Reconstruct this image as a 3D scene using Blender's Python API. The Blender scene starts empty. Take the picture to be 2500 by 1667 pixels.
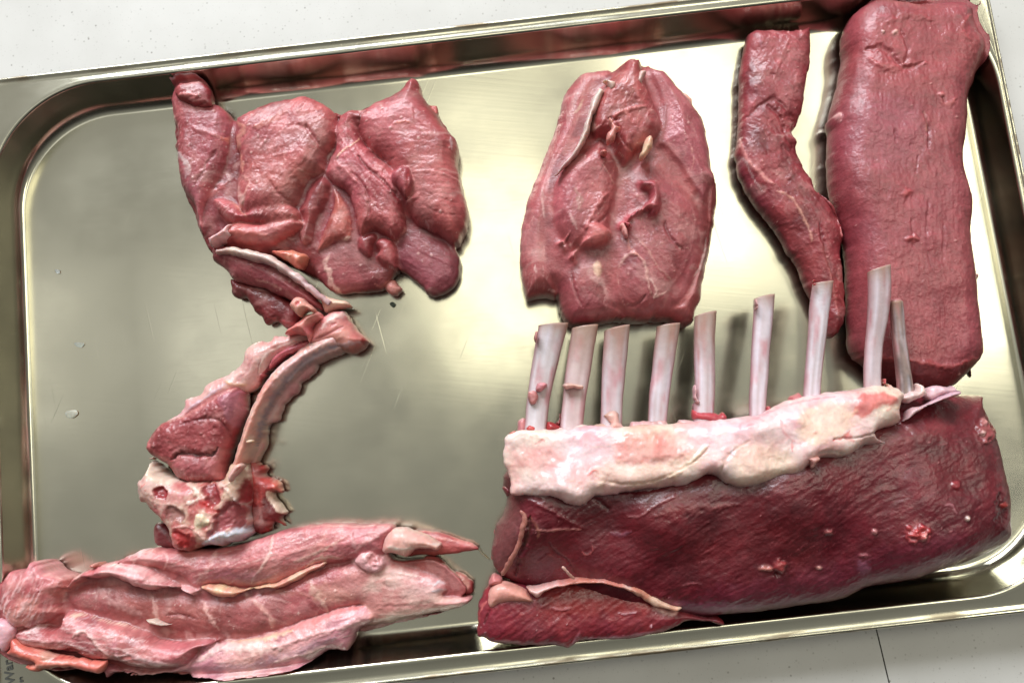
import bpy, math, random
import numpy as np
from mathutils import Matrix, Vector

C = bpy.context.scene.collection
SC = bpy.context.scene
MM = 0.001
# ------------------------------------------------------------------ camera
CAM = np.array([0.13, -55.53, 414.54]); RX, RY, RZ = .1220, .0187, -.1118; FPX = 1944.0
def _rot(a, b, c):
    ca, sa, cb, sb, cc, sc = math.cos(a), math.sin(a), math.cos(b), math.sin(b), math.cos(c), math.sin(c)
    X = np.array([[1,0,0],[0,ca,-sa],[0,sa,ca]]); Y = np.array([[cb,0,sb],[0,1,0],[-sb,0,cb]]); Z = np.array([[cc,-sc,0],[sc,cc,0],[0,0,1]])
    return Z @ Y @ X
ROT = _rot(RX, RY, RZ)
cd = bpy.data.cameras.new('camera'); cam = bpy.data.objects.new('camera', cd); C.objects.link(cam)
M4 = Matrix([[*ROT[i], CAM[i]*MM] for i in range(3)] + [[0,0,0,1]])
cam.matrix_world = M4
cd.sensor_width = 36; cd.lens = 36*FPX/2500; cd.clip_start = .01; cd.clip_end = 50
SC.camera = cam
SC.cycles.caustics_reflective = False
# ------------------------------------------------------------------ colour management, world, lamps
SC.view_settings.view_transform = 'Standard'; SC.view_settings.look = 'None'
SC.view_settings.exposure = 0.0; SC.view_settings.gamma = 1
def lin(c):
    r = []
    for v in c:
        v = v/255.
        r.append(v/12.92 if v <= .04045 else ((v+.055)/1.055)**2.4)
    return r
W = bpy.data.worlds.new('World'); SC.world = W; W.use_nodes = True
nt = W.node_tree; nt.nodes.clear()
out = nt.nodes.new('ShaderNodeOutputWorld'); bg = nt.nodes.new('ShaderNodeBackground')
tc = nt.nodes.new('ShaderNodeTexCoord'); sep = nt.nodes.new('ShaderNodeSeparateXYZ')
nt.links.new(tc.outputs['Generated'], sep.inputs[0])
# room seen from the tray: pale ceiling overhead, darker walls, the near side of the room darkest
zr = nt.nodes.new('ShaderNodeValToRGB'); cr = zr.color_ramp
cr.elements[0].position = 0.0; cr.elements[0].color = (.10,.095,.09,1)
cr.elements[1].position = 1.0; cr.elements[1].color = (.40,.405,.38,1)
e = cr.elements.new(.45); e.color = (.22,.21,.195,1)
e = cr.elements.new(.80); e.color = (.42,.42,.40,1)
nt.links.new(sep.outputs['Z'], zr.inputs[0])
yr = nt.nodes.new('ShaderNodeMapRange'); yr.inputs['From Min'].default_value = -.75; yr.inputs['From Max'].default_value = .1
yr.inputs['To Min'].default_value = .14; yr.inputs['To Max'].default_value = 1.0
nt.links.new(sep.outputs['Y'], yr.inputs['Value'])
mx = nt.nodes.new('ShaderNodeMix'); mx.data_type = 'RGBA'; mx.blend_type = 'MULTIPLY'; mx.inputs[0].default_value = 1
nt.links.new(zr.outputs[0], mx.inputs[6]); nt.links.new(yr.outputs[0], mx.inputs[7])
nt.links.new(mx.outputs[2], bg.inputs[0]); bg.inputs[1].default_value = 1.0
nt.links.new(bg.outputs[0], out.inputs[0])

def area(name, loc, target, sx, sy, rad, col):
    l = bpy.data.lights.new(name, 'AREA'); l.shape = 'RECTANGLE'; l.size = sx; l.size_y = sy
    l.energy = rad*math.pi*sx*sy; l.color = col
    o = bpy.data.objects.new(name, l); C.objects.link(o); o.location = loc
    d = Vector(target)-Vector(loc); o.rotation_euler = d.to_track_quat('-Z', 'Y').to_euler()
    return o
area('overhead_light', (-.02,.50,2.0), (-.02,.50,0), .40, .66, 2.6, (1,.965,.78))
area('overhead_light', (.62,.72,2.0), (.62,.72,0), .46, .74, 3.1, (1,.965,.78))
area('overhead_light', (1.32,.48,2.0), (1.32,.48,0), .50, 1.0, 5.6, (1,.965,.80))
area('overhead_light', (-.85,.34,2.0), (-.85,.34,0), .50, .50, .72, (.98,.97,.92))  # added for a pale reflection on the left floor; stands for lit ceiling
area('window_light', (-.65,2.95,2.0), (-.02,0,0), 2.6, 1.5, 17.5, (.90,.94,1))

# ------------------------------------------------------------------ object helpers
def tag(o, label=None, cat=None, group=None, kind=None):
    if label: o['label'] = label
    if cat: o['category'] = cat
    if group: o['group'] = group
    if kind: o['kind'] = kind
    return o
def thing(name, label, cat, loc=(0,0,0), group=None):
    o = bpy.data.objects.new(name, None); C.objects.link(o); o.location = [v*MM for v in loc]; o.empty_display_size = .02
    return tag(o, label, cat, group)
def mesh_obj(name, V, F4, F3, mat, parent=None, col=None, smooth=True):
    """V (n,3) in mm world; parent is an Empty at its own place, unrotated"""
    V = np.asarray(V, float).copy()
    if parent is not None:
        p = parent; off = np.zeros(3)
        while p is not None: off += np.array(p.location)/MM; p = p.parent
        V -= off
    me = bpy.data.meshes.new(name)
    n4, n3 = len(F4), len(F3)
    me.vertices.add(len(V)); me.vertices.foreach_set('co', (V*MM).astype(np.float32).ravel())
    loops = np.concatenate([np.asarray(F4, np.int32).ravel(), np.asarray(F3, np.int32).ravel()]) if n3 else np.asarray(F4, np.int32).ravel()
    me.loops.add(len(loops)); me.loops.foreach_set('vertex_index', loops)
    st = np.concatenate([np.arange(n4)*4, n4*4+np.arange(n3)*3]).astype(np.int32)
    me.polygons.add(n4+n3); me.polygons.foreach_set('loop_start', st)
    if smooth: me.polygons.foreach_set('use_smooth', np.ones(n4+n3, bool))
    me.update(calc_edges=True)
    if col is not None:
        a = me.attributes.new('Col', 'FLOAT_COLOR', 'POINT')
        a.data.foreach_set('color', np.concatenate([col, np.ones((len(V),1))], 1).astype(np.float32).ravel())
    me.materials.append(mat)
    o = bpy.data.objects.new(name, me); C.objects.link(o)
    if parent is not None: o.parent = parent
    return o

# ------------------------------------------------------------------ noise
def _h(ix, iy, s):
    v = (ix.astype(np.int64)*374761393 + iy.astype(np.int64)*668265263 + s*1274126177) & 0x7fffffff
    v = ((v ^ (v >> 13))*1274126177) & 0x7fffffff
    return ((v ^ (v >> 16)) & 0xffff)/65535.0
def vn(x, y, s=0):
    ix, iy = np.floor(x), np.floor(y); fx, fy = x-ix, y-iy
    fx = fx*fx*fx*(fx*(fx*6-15)+10); fy = fy*fy*fy*(fy*(fy*6-15)+10)
    a, b, c, d = _h(ix,iy,s), _h(ix+1,iy,s), _h(ix,iy+1,s), _h(ix+1,iy+1,s)
    return (a*(1-fx)+b*fx)*(1-fy)+(c*(1-fx)+d*fx)*fy   # 0..1
def fbm(x, y, s=0, o=4, g=.5):
    r = 0; a = 1; t = 0
    for i in range(o):
        r = r+a*vn(x, y, s+i*17); t += a; a *= g; x, y = x*1.97+y*.31+3.1, y*1.97-x*.31+7.7
    return r/t*2-1                                     # -1..1
def ridged(x, y, s=0, o=3):
    r = 0; a = 1; t = 0
    for i in range(o):
        r = r+a*(1-np.abs(vn(x, y, s+i*13)*2-1)); t += a; a *= .5; x, y = x*2.03+y*.2, y*2.03-x*.2
    return r/t                                         # 0..1
def sstep(a, b, x):
    t = np.clip((x-a)/(b-a), 0, 1); return t*t*(3-2*t)

# ------------------------------------------------------------------ picture <-> place
def unproject(P, z):
    P = np.asarray(P, float); D = np.stack([(P[:,0]-1250)/FPX, -(P[:,1]-833.5)/FPX, -np.ones(len(P))], 1) @ ROT.T
    t = (np.asarray(z)-CAM[2])/D[:,2]
    return CAM+D*t[:,None]
def project(X):
    D = (X-CAM) @ ROT
    return np.stack([1250+FPX*D[:,0]/-D[:,2], 833.5-FPX*D[:,1]/-D[:,2]], 1)
CR = {0:(0,0,1), 1:(380,150,.3826), 2:(1220,120,.4464), 3:(1740,0,.606), 4:(320,600,.4848), 5:(0,1230,.5102),
      6:(1200,640,.3955), 7:(1800,620,.4337), 8:(1140,1150,.3297), 9:(1800,1200,.2979)}
def Q(k, pts):
    ox, oy, s = CR[k]; p = np.array(pts, float); return p*s+np.array([ox, oy])
def spline(P, closed=True, seg=6):
    P = np.asarray(P, float); n = len(P); R = []
    rng = range(n) if closed else range(n-1)
    for i in rng:
        if closed: a, b, c, d = P[i-1], P[i], P[(i+1)%n], P[(i+2)%n]
        else: a, b, c, d = P[max(i-1,0)], P[i], P[i+1], P[min(i+2,n-1)]
        for k in range(seg):
            t = k/seg
            R.append(.5*((2*b)+(c-a)*t+(2*a-5*b+4*c-d)*t*t+(3*b-3*c+d-a)*t**3))
    if not closed: R.append(P[-1])
    return np.array(R)
def seg_dist(X, P, closed=False):
    """distance of X to the polyline P, the nearest points and arc position"""
    A = P if closed else P[:-1]; B = np.roll(P, -1, 0) if closed else P[1:]
    best = np.full(len(X), 1e9); near = np.zeros((len(X),2)); arc = np.zeros(len(X)); s = 0
    for a, b in zip(A, B):
        ab = b-a; L2 = ab@ab
        if L2 < 1e-9: continue
        t = np.clip(((X-a)@ab)/L2, 0, 1); q = a+t[:,None]*ab; d = np.hypot(X[:,0]-q[:,0], X[:,1]-q[:,1])
        m = d < best; best[m] = d[m]; near[m] = q[m]; L = math.sqrt(L2); arc[m] = s+t[m]*L; s += L
    return best, near, arc, s
def inside(X, P):
    r = np.zeros(len(X), bool); n = len(P)
    for i in range(n):
        a, b = P[i-1], P[i]
        if a[1] == b[1]: continue
        c = ((a[1] > X[:,1]) != (b[1] > X[:,1])) & (X[:,0] < (b[0]-a[0])*(X[:,1]-a[1])/(b[1]-a[1])+a[0])
        r ^= c
    return r
def height_field(spec, px):
    if np.isscalar(spec): return np.full(len(px), float(spec))
    w = 0; v = 0
    for x, y, h in spec:
        k = 1/((px[:,0]-x)**2+(px[:,1]-y)**2+2500.)**1.25; w = w+k; v = v+k*h
    return v/w
SEED = [10]
FAC = .86    # photograph colour -> base colour
def spec(poly, ze, H, R, Rb=None, zb=0., col=(180,92,98), col2=None, mat=None, rag=1.5, strokes=(), patches=(), blobs=(),
         fib=None, fa=.25, fs=1.0, cr=.22, cs=5., und=.6, mott=.5, wisps=None, specks=None, step=.55, pw=.72, nocorr=False, fine=.13, led=.12, grain=.12):
    """a soft mass of flesh: outline in picture px, height ze of its widest line, height H of its top, rounding R (all mm)"""
    SEED[0] += 31; k = dict(locals()); k['sd'] = sd = SEED[0]; k.pop('k', None)
    P = spline(poly); P0 = P.copy()
    if rag:
        Pn = []
        for i in range(len(P)):
            a, b = P[i], P[(i+1)%len(P)]; n = max(1, int(np.hypot(*(b-a))//7)); Pn += [a+(b-a)*q/n for q in range(n)]
        P = np.array(Pn)
        P = P+np.stack([fbm(P[:,0]/16, P[:,1]/16, sd, 3), fbm(P[:,0]/16, P[:,1]/16, sd+5, 3)], 1)*rag*2.2
    Hm = np.mean(height_field(H, P)); Rb = Rb or max(R*.35, 1.2); k['Rb'] = Rb
    def place(P):
        Wp = unproject(P, ze)[:,:2]
        if nocorr: return Wp
        T = np.roll(Wp,-1,0)-np.roll(Wp,1,0); Nn = np.stack([T[:,1], -T[:,0]], 1); Nn /= np.maximum(np.hypot(Nn[:,0],Nn[:,1]),1e-6)[:,None]
        if .5*np.sum(Wp[:,0]*np.roll(Wp[:,1],-1)-np.roll(Wp[:,0],-1)*Wp[:,1]) < 0: Nn = -Nn
        # draw in by what the rounding adds to the silhouette
        rad = Wp-CAM[:2]; tn = np.sum(Nn*rad, 1)/(CAM[2]-ze)
        hh = np.where(tn > 0, Hm-ze, ze-zb); RR = np.where(tn > 0, R, Rb)
        disp = np.minimum(np.sqrt(RR**2+(hh*tn)**2)-RR, 6)
        disp = np.convolve(np.concatenate([disp[-4:], disp, disp[:4]]), np.ones(9)/9, 'valid')
        return Wp-Nn*disp[:,None]
    k['Wp'] = place(P)
    # even outline that the rounding follows
    Q0 = P0.copy()
    for _ in range(5): Q0 = (np.roll(Q0,1,0)+2*Q0+np.roll(Q0,-1,0))/4
    k['Ws'] = place(Q0)[::2]
    return k
def sdist(k, X):
    d, near, _, _ = seg_dist(X, k['Wp'], True)
    return np.where(inside(X, k['Wp']), d, -d), near
def surf(k, Xu, d):
    """top surface and colour of one mass at the points Xu whose signed distance is d"""
    sd = k['sd']; rs = np.random.RandomState(sd); ze, R = k['ze'], k['R']
    px0 = project(np.concatenate([Xu, np.full((len(Xu),1), float(ze))], 1))
    Ht = height_field(k['H'], px0)
    ds0, _, _, _ = seg_dist(Xu, k['Ws'], True); ds0 = np.where(inside(Xu, k['Ws']), ds0, 0); wq = sstep(0, 3.5, d); dp = d*(1-wq)+np.maximum(ds0, d*.6)*wq
    t = np.clip(dp/R, 0, 1); prof = (1-(1-t)**2)**(.5*k['pw'])
    zt = ze+(Ht-ze)*prof+np.minimum(d, 0)*1.6
    px = project(np.concatenate([Xu, np.maximum(zt, 0)[:,None]], 1))
    x, y = Xu[:,0], Xu[:,1]; edge = sstep(-.5, 2.0, d)
    wx, wy = x+fbm(x/7, y/7, sd+1, 2)*2.4, y+fbm(x/7, y/7, sd+2, 2)*2.4
    cs, cr, fib, fs = k['cs'], k['cr'], k['fib'], k['fs']
    dz = k['und']*fbm(x/16, y/16, sd+3, 3)+cr*.6*((ridged(wx/cs, wy/cs, sd+4)-.62)*1.6)*sstep(-.25,.25,fbm(x/13, y/13, sd+70, 2))
    if fib is not None:
        a = math.radians(fib); vx, vy = x+fbm(x/12, y/12, sd+1, 2)*1.8, y+fbm(x/12, y/12, sd+2, 2)*1.8
        u, v = vx*math.cos(a)+vy*math.sin(a), -vx*math.sin(a)+vy*math.cos(a)
        f1 = fbm(u/(12*fs), v/(1.2*fs), sd+6, 3); f2 = fbm(u/(4*fs), v/(.55*fs), sd+7, 2)
        dz = dz+k['fa']*.6*f1+.09*f2
    else: f1 = fbm(wx/3, wy/3, sd+6, 3); f2 = fbm(x/1.2, y/1.2, sd+7, 2)
    ter = 1.6
    if k['led']:
        q1 = fbm(wx/11, wy/11, sd+60, 4); q2_ = fbm(wy/8, wx/8, sd+61, 4)
        ter = sstep(.10,.15,q1)+sstep(-.22,-.17,q1)+.8*sstep(.05,.11,q2_)+.8*sstep(.28,.32,q2_); dz = dz+k['led']*(ter-1.6)
    dz = dz+k['fine']*fbm(x/1.1, y/1.1, sd+8, 2)
    c1 = np.array(lin(k['col'])); c2 = np.array(lin(k['col2'])) if k['col2'] is not None else c1*.72
    m = np.clip(.5-.12*(ter-1.6)+k['mott']*(fbm(wx/9, wy/9, sd+9, 4)*1.6+.5*f1), 0, 1)[:,None]
    K = (c1*(1-m)+c2*m)*(1+k['grain']*f2+.5*k['grain']*fbm(x/2.2, y/2.2, sd+12, 3))[:,None]
    big = fbm(x/28, y/28, sd+90, 2); K = K*(1+(.05 if k['mat'] is not None else .10)*big)[:,None]*np.stack([np.ones(len(x)), 1-.10*big, 1+.10*big], 1)
    if k['mat'] is None:    # thin pale membrane left in webs and films, darker wet patches
        web = sstep(.80,.97,ridged(wx/15, wy/11, sd+95, 2))*sstep(-.1,.3,fbm(x/20, y/20, sd+96, 2))*.40+sstep(.12,.40,fbm(wx/13, wy/9, sd+97, 4))*.20
        K = K*(1-web[:,None])+np.array(lin((226,176,172)))*web[:,None]
        dk = sstep(.10,.45,fbm(wx/10, wy/12, sd+98, 4))[:,None]*.34; K = K*(1-dk*np.array([.75,1,1]))
    tot = np.zeros(len(x)); allst = list(k['strokes']); inn = np.where(d > 1.5)[0]
    if k['wisps'] and len(inn):
        n, ang, ln, wd, wc, wa, wh = k['wisps']
        for i in range(n):
            c = px[inn[rs.randint(len(inn))]]; a = math.radians(ang+rs.uniform(-12,12)); L = ln*rs.uniform(.4,1.6)
            p = [c+np.array([math.cos(a+.25*math.sin(q*3)), -math.sin(a+.25*math.sin(q*3))])*L*(q-.5)+rs.uniform(-1.2,1.2,2) for q in (0,.33,.66,1)]
            allst.append((np.array(p), wd*rs.uniform(.4,1.2), wc, wa*rs.uniform(.3,1), wh*rs.uniform(.2,1.)))
    for st in allst:
        pts, w, c, a, h = st[:5]; sh = st[5] if len(st) > 5 else 1.
        pts = np.asarray(pts, float)
        if len(pts) > 2: pts = spline(pts, False, 4)
        l, hgh = pts.min(0)-w*1.7-4, pts.max(0)+w*1.7+4
        q_ = np.where((px[:,0]>l[0])&(px[:,0]<hgh[0])&(px[:,1]>l[1])&(px[:,1]<hgh[1]))[0]
        if not len(q_): continue
        jx = px[q_]+np.stack([fbm(px[q_,0]/9, px[q_,1]/9, sd+43, 2), fbm(px[q_,0]/9, px[q_,1]/9, sd+44, 2)], 1)*min(4, w*.3)
        ds, _, arc, L = seg_dist(jx, pts)
        tp = np.clip(np.minimum(arc, L-arc)/(w*2.2)+.3, 0, 1)
        ww = w*.5*tp*(1+.8*fbm(px[q_,0]/11, px[q_,1]/11, sd+40, 2))
        q = ds/np.maximum(ww, .6)
        tot[q_] += .6*h*np.exp(-q*q*1.1)
        if c is not None:
            al = (a*(1-sstep(.35, .45+.9*sh, q))*(.8+.5*fbm(px[q_,0]/7, px[q_,1]/7, sd+47, 2)))[:,None]; al = np.clip(al, 0, 1); K[q_] = K[q_]*(1-al)+np.array(lin(c))*al
    for pt in k['patches']:
        pp, c, a, soft, h = pt[:5]; pp = spline(np.asarray(pp, float), True, 4)
        l, hgh = pp.min(0)-soft*2-6, pp.max(0)+soft*2+6
        q_ = np.where((px[:,0]>l[0])&(px[:,0]<hgh[0])&(px[:,1]>l[1])&(px[:,1]<hgh[1]))[0]
        if not len(q_): continue
        ds, _, _, _ = seg_dist(px[q_], pp, True); ds = np.where(inside(px[q_], pp), ds, -ds)+(5+soft*.7)*fbm(px[q_,0]/13, px[q_,1]/13, sd+50, 4)
        m1 = sstep(-soft, soft, ds); tot[q_] += h*sstep(-soft*.5, max(soft*2,10), ds)
        if c is not None: al = (a*m1)[:,None]; K[q_] = K[q_]*(1-al)+np.array(lin(c))*al*(1+.25*fbm(px[q_,0]/8, px[q_,1]/8, sd+51, 3))[:,None]
    for bl in k['blobs']:
        bx, by, rx, ry, ang, h = bl[:6]; a = math.radians(ang)
        nx_, ny_ = px[:,0]+fbm(px[:,0]/9, px[:,1]/9, sd+80, 2)*rx*.7, px[:,1]+fbm(px[:,0]/9, px[:,1]/9, sd+81, 2)*ry*.7
        ux = (nx_-bx)*math.cos(a)-(ny_-by)*math.sin(a); uy = (nx_-bx)*math.sin(a)+(ny_-by)*math.cos(a)
        g = np.exp(-((ux/rx)**2+(uy/ry)**2)**1.6); tot += h*g
        if len(bl) > 6: al = (np.clip(g*1.4,0,1)*bl[7])[:,None]; K = K*(1-al)+np.array(lin(bl[6]))*al
    if k['specks'] and len(inn):
        n, sc, sa = k['specks']
        for i in range(n):
            c = px[inn[rs.randint(len(inn))]]; r = rs.uniform(1.4, 3.6)
            q_ = np.where((np.abs(px[:,0]-c[0])<9)&(np.abs(px[:,1]-c[1])<9))[0]
            dd = np.hypot(px[q_,0]-c[0], (px[q_,1]-c[1])*rs.uniform(.8,1.6))
            g = 1-sstep(r*.6, r*1.2, dd); tot[q_] += .4*g; al = (g*sa)[:,None]; K[q_] = K[q_]*(1-al)+np.array(lin(sc))*al
    return zt+(dz+tot)*edge, K, Ht
def tray_z(X):
    """height of the tray under a point: nothing over the floor, the wall, then the rim"""
    hx, hy, r = 261.5, 153.5, 58.
    qx, qy = np.abs(X[:,0])-(hx-r), np.abs(X[:,1]-1)-(hy-r)
    o = np.hypot(np.maximum(qx,0), np.maximum(qy,0))+np.minimum(np.maximum(qx,qy),0)-r
    return np.where(o < -9, 0.0, 20.4*sstep(-9, -.5, o))
def build(name, parent, ks, mat=None, crease=3., soft=.9, edgeR=9.):
    """one closed mesh out of one mass, or of several that grow together with shallow creases"""
    step = ks[0]['step']; mat = mat or ks[0]['mat'] or M_MEAT
    lo = np.min([k['Wp'].min(0) for k in ks], 0)-step*1.5; hi = np.max([k['Wp'].max(0) for k in ks], 0)+step*1.5
    nx, ny = int((hi[0]-lo[0])/step)+2, int((hi[1]-lo[1])/step)+2
    gx, gy = np.meshgrid(lo[0]+np.arange(nx)*step, lo[1]+np.arange(ny)*step); X = np.stack([gx.ravel(), gy.ravel()], 1)
    ins = np.zeros(len(X), bool)
    for k in ks: ins |= inside(X, k['Wp'])
    I2 = ins.reshape(ny, nx); cell = I2[:-1,:-1]|I2[1:,:-1]|I2[:-1,1:]|I2[1:,1:]
    use = np.zeros((ny,nx), bool); use[:-1,:-1] |= cell; use[1:,:-1] |= cell; use[:-1,1:] |= cell; use[1:,1:] |= cell
    idx = np.where(use.ravel())[0]; Xu = X[idx].copy(); iu = ins[idx]
    D = []; NR = []
    for k in ks:
        b = (Xu > k['Wp'].min(0)-14).all(1)&(Xu < k['Wp'].max(0)+14).all(1)
        d = np.full(len(Xu), -14.); nr = Xu.copy()
        if b.any(): dd, nn = sdist(k, Xu[b]); d[b] = dd; nr[b] = nn
        D.append(d); NR.append(nr)
    D = np.array(D); best = D.argmax(0); ar = np.arange(len(Xu))
    near = np.array(NR)[best, ar]; Xu = np.where(iu[:,None], Xu, near); D[:, ~iu] = np.minimum(D[:, ~iu], 0); D[best[~iu], np.where(~iu)[0]] = 0
    if len(ks) == 1:
        k = ks[0]; d = D[0]; zt, K, _ = surf(k, Xu, d); zeu = np.full(len(Xu), float(k['ze'])); du = d; Rbu = k['Rb']; zbu = k['zb']
    else:
        Z = np.full(D.shape, -50.); HH = np.zeros(D.shape); KK = np.zeros((len(ks), len(Xu), 3)); ZE = np.array([k['ze'] for k in ks], float)
        for i, k in enumerate(ks):
            b = np.where(D[i] > -13.9)[0]
            if len(b): z, K, h = surf(k, Xu[b], D[i,b]); Z[i,b] = z; KK[i,b] = K; HH[i,b] = h
        du = np.log(np.exp(np.clip(D, -14, 60)/1.5).sum(0))*1.5; du = np.where(iu, np.maximum(du, 0.02), 0)
        w = np.exp(np.clip(D, -14, 3)/1.6); w /= w.sum(0)
        zeu = (w*ZE[:,None]).sum(0); Hb = (w*HH).sum(0)
        t = np.clip(du/edgeR, 0, 1); zenv = zeu+(np.maximum(Hb-crease, zeu+1)-zeu)*(1-(1-t)**2)**.45
        zm = np.maximum(Z.max(0), zenv)
        zt = zm+soft*np.log(np.exp((Z-zm)/soft).sum(0)+np.exp((zenv-zm)/soft))-soft*.69*sstep(0,3,du)
        cw = np.exp(np.clip((Z-Z.max(0))/.45, -30, 0)); cw /= cw.sum(0); K = (cw[:,:,None]*KK).sum(0)
        zeu = np.where(iu, zeu, zeu); Rbu = 2.5; zbu = min(k['zb'] for k in ks)
    zb_arr = np.maximum(zbu, tray_z(Xu)); zeu = np.maximum(zeu, zb_arr+.7)
    tb = np.clip(du/Rbu, 0, 1); zbm = zeu-(zeu-zb_arr)*np.sqrt(1-(1-tb)**2)
    zt = np.maximum(zt, zbm+.25*sstep(0,1,du)); zt = np.where(iu, zt, zeu); zt = np.maximum(zt, zb_arr)
    if mat is M_MEAT: lum = K.mean(1)[:,None]; K = (K*.90+lum*.10)*np.array([1.10,1.02,.98])
    elif mat is M_FAT: K = K*.95
    K = np.clip(K*FAC, 0, .9)
    mp = np.full(nx*ny, -1); mp[idx] = np.arange(len(idx)); mp2 = mp.reshape(ny, nx)
    cy, cx = np.where(cell)
    F = np.stack([mp2[cy,cx], mp2[cy,cx+1], mp2[cy+1,cx+1], mp2[cy+1,cx]], 1)
    nu = len(idx); ii = np.where(iu)[0]; bm = np.arange(nu); bm[ii] = nu+np.arange(len(ii))
    Fb = bm[F][:,::-1]; ok = ~(~iu[F]).all(1)
    V = np.concatenate([np.concatenate([Xu, zt[:,None]], 1), np.concatenate([Xu[ii], zbm[ii][:,None]], 1)], 0)
    return mesh_obj(name, V, np.concatenate([F[ok], Fb[ok]]), [], mat, parent, np.concatenate([K, K[ii]], 0))
def ribbon(pts, w):
    p = spline(np.asarray(pts, float), False, 3); n = len(p); w = np.interp(np.linspace(0,1,n), np.linspace(0,1,len(w)), w)*.5
    t = np.gradient(p, axis=0); t /= np.linalg.norm(t, axis=1)[:,None]; m = np.stack([-t[:,1], t[:,0]], 1)*w[:,None]
    return np.concatenate([p+m, (p-m)[::-1]])
def lobe(name, parent, poly, ze, H, R, **kw): return build(name, parent, [spec(poly, ze, H, R, **kw)])

def strand(name, parent, pts, w, z, h=None, col=(226,190,185), mat=None, px=True, strokes=(), n=10, jit=.15, ends=True, flat=.8):
    """a round strand or bone: pts in picture px with heights z (list), w widths in px (list), flat = height/width"""
    SEED[0] += 7; sd = SEED[0]
    pts = np.asarray(pts, float); m = len(pts)
    zz = np.full(m, float(z)) if np.isscalar(z) else np.asarray(z, float); ww = np.full(m, float(w)) if np.isscalar(w) else np.asarray(w, float)
    A = np.concatenate([pts, zz[:,None], ww[:,None]], 1); A = spline(A, False, 10)
    X = unproject(A[:,:2], A[:,2]); r = A[:,3]/FPX*(CAM[2]-A[:,2])*.5
    T = np.gradient(X, axis=0); T /= np.linalg.norm(T, axis=1)[:,None]
    S = np.cross(T, [0,0,1.]); S /= np.linalg.norm(S, axis=1)[:,None]; U = np.cross(S, T)
    V = []; K = []; cc = np.array(lin(col))
    L = len(X)
    for i in range(L):
        e = min(i, L-1-i); f = 1.
        if ends and e < 4: f = math.sqrt(1-(1-(e+.35)/4.35)**2)
        for k in range(n):
            a = 2*math.pi*k/n; j = 1+jit*float(fbm(np.array([i*.3+k*.01]), np.array([math.cos(a)*1.3+k*.02]), sd, 2)[0])
            V.append(X[i]+(S[i]*math.cos(a)+U[i]*math.sin(a)*flat)*r[i]*f*j)
            g = float(fbm(np.array([i*.22]), np.array([k*.6]), sd+3, 3)[0]); K.append(cc*(1+.16*g))
    F = [[i*n+k, (i+1)*n+k, (i+1)*n+(k+1)%n, i*n+(k+1)%n] for i in range(L-1) for k in range(n)]
    V += [X[0], X[-1]]; K += [cc, cc]
    F3 = [[L*n, k, (k+1)%n] for k in range(n)]+[[L*n+1, (L-1)*n+(k+1)%n, (L-1)*n+k] for k in range(n)]
    return mesh_obj(name, V, np.array(F), np.array(F3), mat or M_FAT, parent, np.clip(np.array(K)*FAC,0,.9))

# ------------------------------------------------------------------ materials
def mat_new(name):
    m = bpy.data.materials.new(name); m.use_nodes = True; t = m.node_tree; b = t.nodes['Principled BSDF']; return m, t, b
def N(t, ty, **k):
    n = t.nodes.new(ty)
    for a, v in k.items(): setattr(n, a, v)
    return n
def flesh(name, rough, coat, sss, radius, bump, bs, mot):
    m, t, b = mat_new(name); L = t.links
    at = N(t, 'ShaderNodeAttribute', attribute_name='Col'); g = N(t, 'ShaderNodeNewGeometry')
    n1 = N(t, 'ShaderNodeTexNoise'); n1.inputs['Scale'].default_value = 260; n1.inputs['Detail'].default_value = 6; n1.inputs['Distortion'].default_value = .6
    L.new(g.outputs['Position'], n1.inputs['Vector'])
    mr = N(t, 'ShaderNodeMapRange'); mr.inputs['From Min'].default_value = .25; mr.inputs['From Max'].default_value = .75; mr.inputs['To Min'].default_value = 1-mot; mr.inputs['To Max'].default_value = 1+mot
    L.new(n1.outputs['Fac'], mr.inputs['Value'])
    mx = N(t, 'ShaderNodeVectorMath', operation='SCALE'); L.new(at.outputs['Color'], mx.inputs[0]); L.new(mr.outputs[0], mx.inputs['Scale'])
    L.new(mx.outputs[0], b.inputs['Base Color'])
    n2 = N(t, 'ShaderNodeTexNoise'); n2.inputs['Scale'].default_value = bs; n2.inputs['Detail'].default_value = 5; n2.inputs['Roughness'].default_value = .6
    L.new(g.outputs['Position'], n2.inputs['Vector'])
    bp = N(t, 'ShaderNodeBump'); bp.inputs['Strength'].default_value = bump; bp.inputs['Distance'].default_value = .0006
    L.new(n2.outputs['Fac'], bp.inputs['Height']); L.new(bp.outputs[0], b.inputs['Normal'])
    n3 = N(t, 'ShaderNodeTexNoise'); n3.inputs['Scale'].default_value = 90; n3.inputs['Detail'].default_value = 3; L.new(g.outputs['Position'], n3.inputs['Vector'])
    m3 = N(t, 'ShaderNodeMapRange'); m3.inputs['From Min'].default_value = .35; m3.inputs['From Max'].default_value = .65; m3.inputs['To Min'].default_value = rough-.1; m3.inputs['To Max'].default_value = rough+.14
    L.new(n3.outputs['Fac'], m3.inputs['Value']); L.new(m3.outputs[0], b.inputs['Roughness'])
    b.inputs['Coat Weight'].default_value = coat; b.inputs['Coat Roughness'].default_value = .09; L.new(bp.outputs[0], b.inputs['Coat Normal'])
    b.inputs['Subsurface Weight'].default_value = sss; b.inputs['Subsurface Radius'].default_value = radius; b.inputs['Subsurface Scale'].default_value = 1.0
    return m
M_MEAT = flesh('raw_meat', .42, .42, .08, (.0022,.0006,.0005), .5, 850, .16)
M_DARK = flesh('dark_raw_meat', .38, .5, .06, (.002,.0005,.0004), .5, 650, .2)
M_FAT = flesh('fat', .42, .32, .35, (.0035,.0018,.0012), .25, 700, .06)
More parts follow.
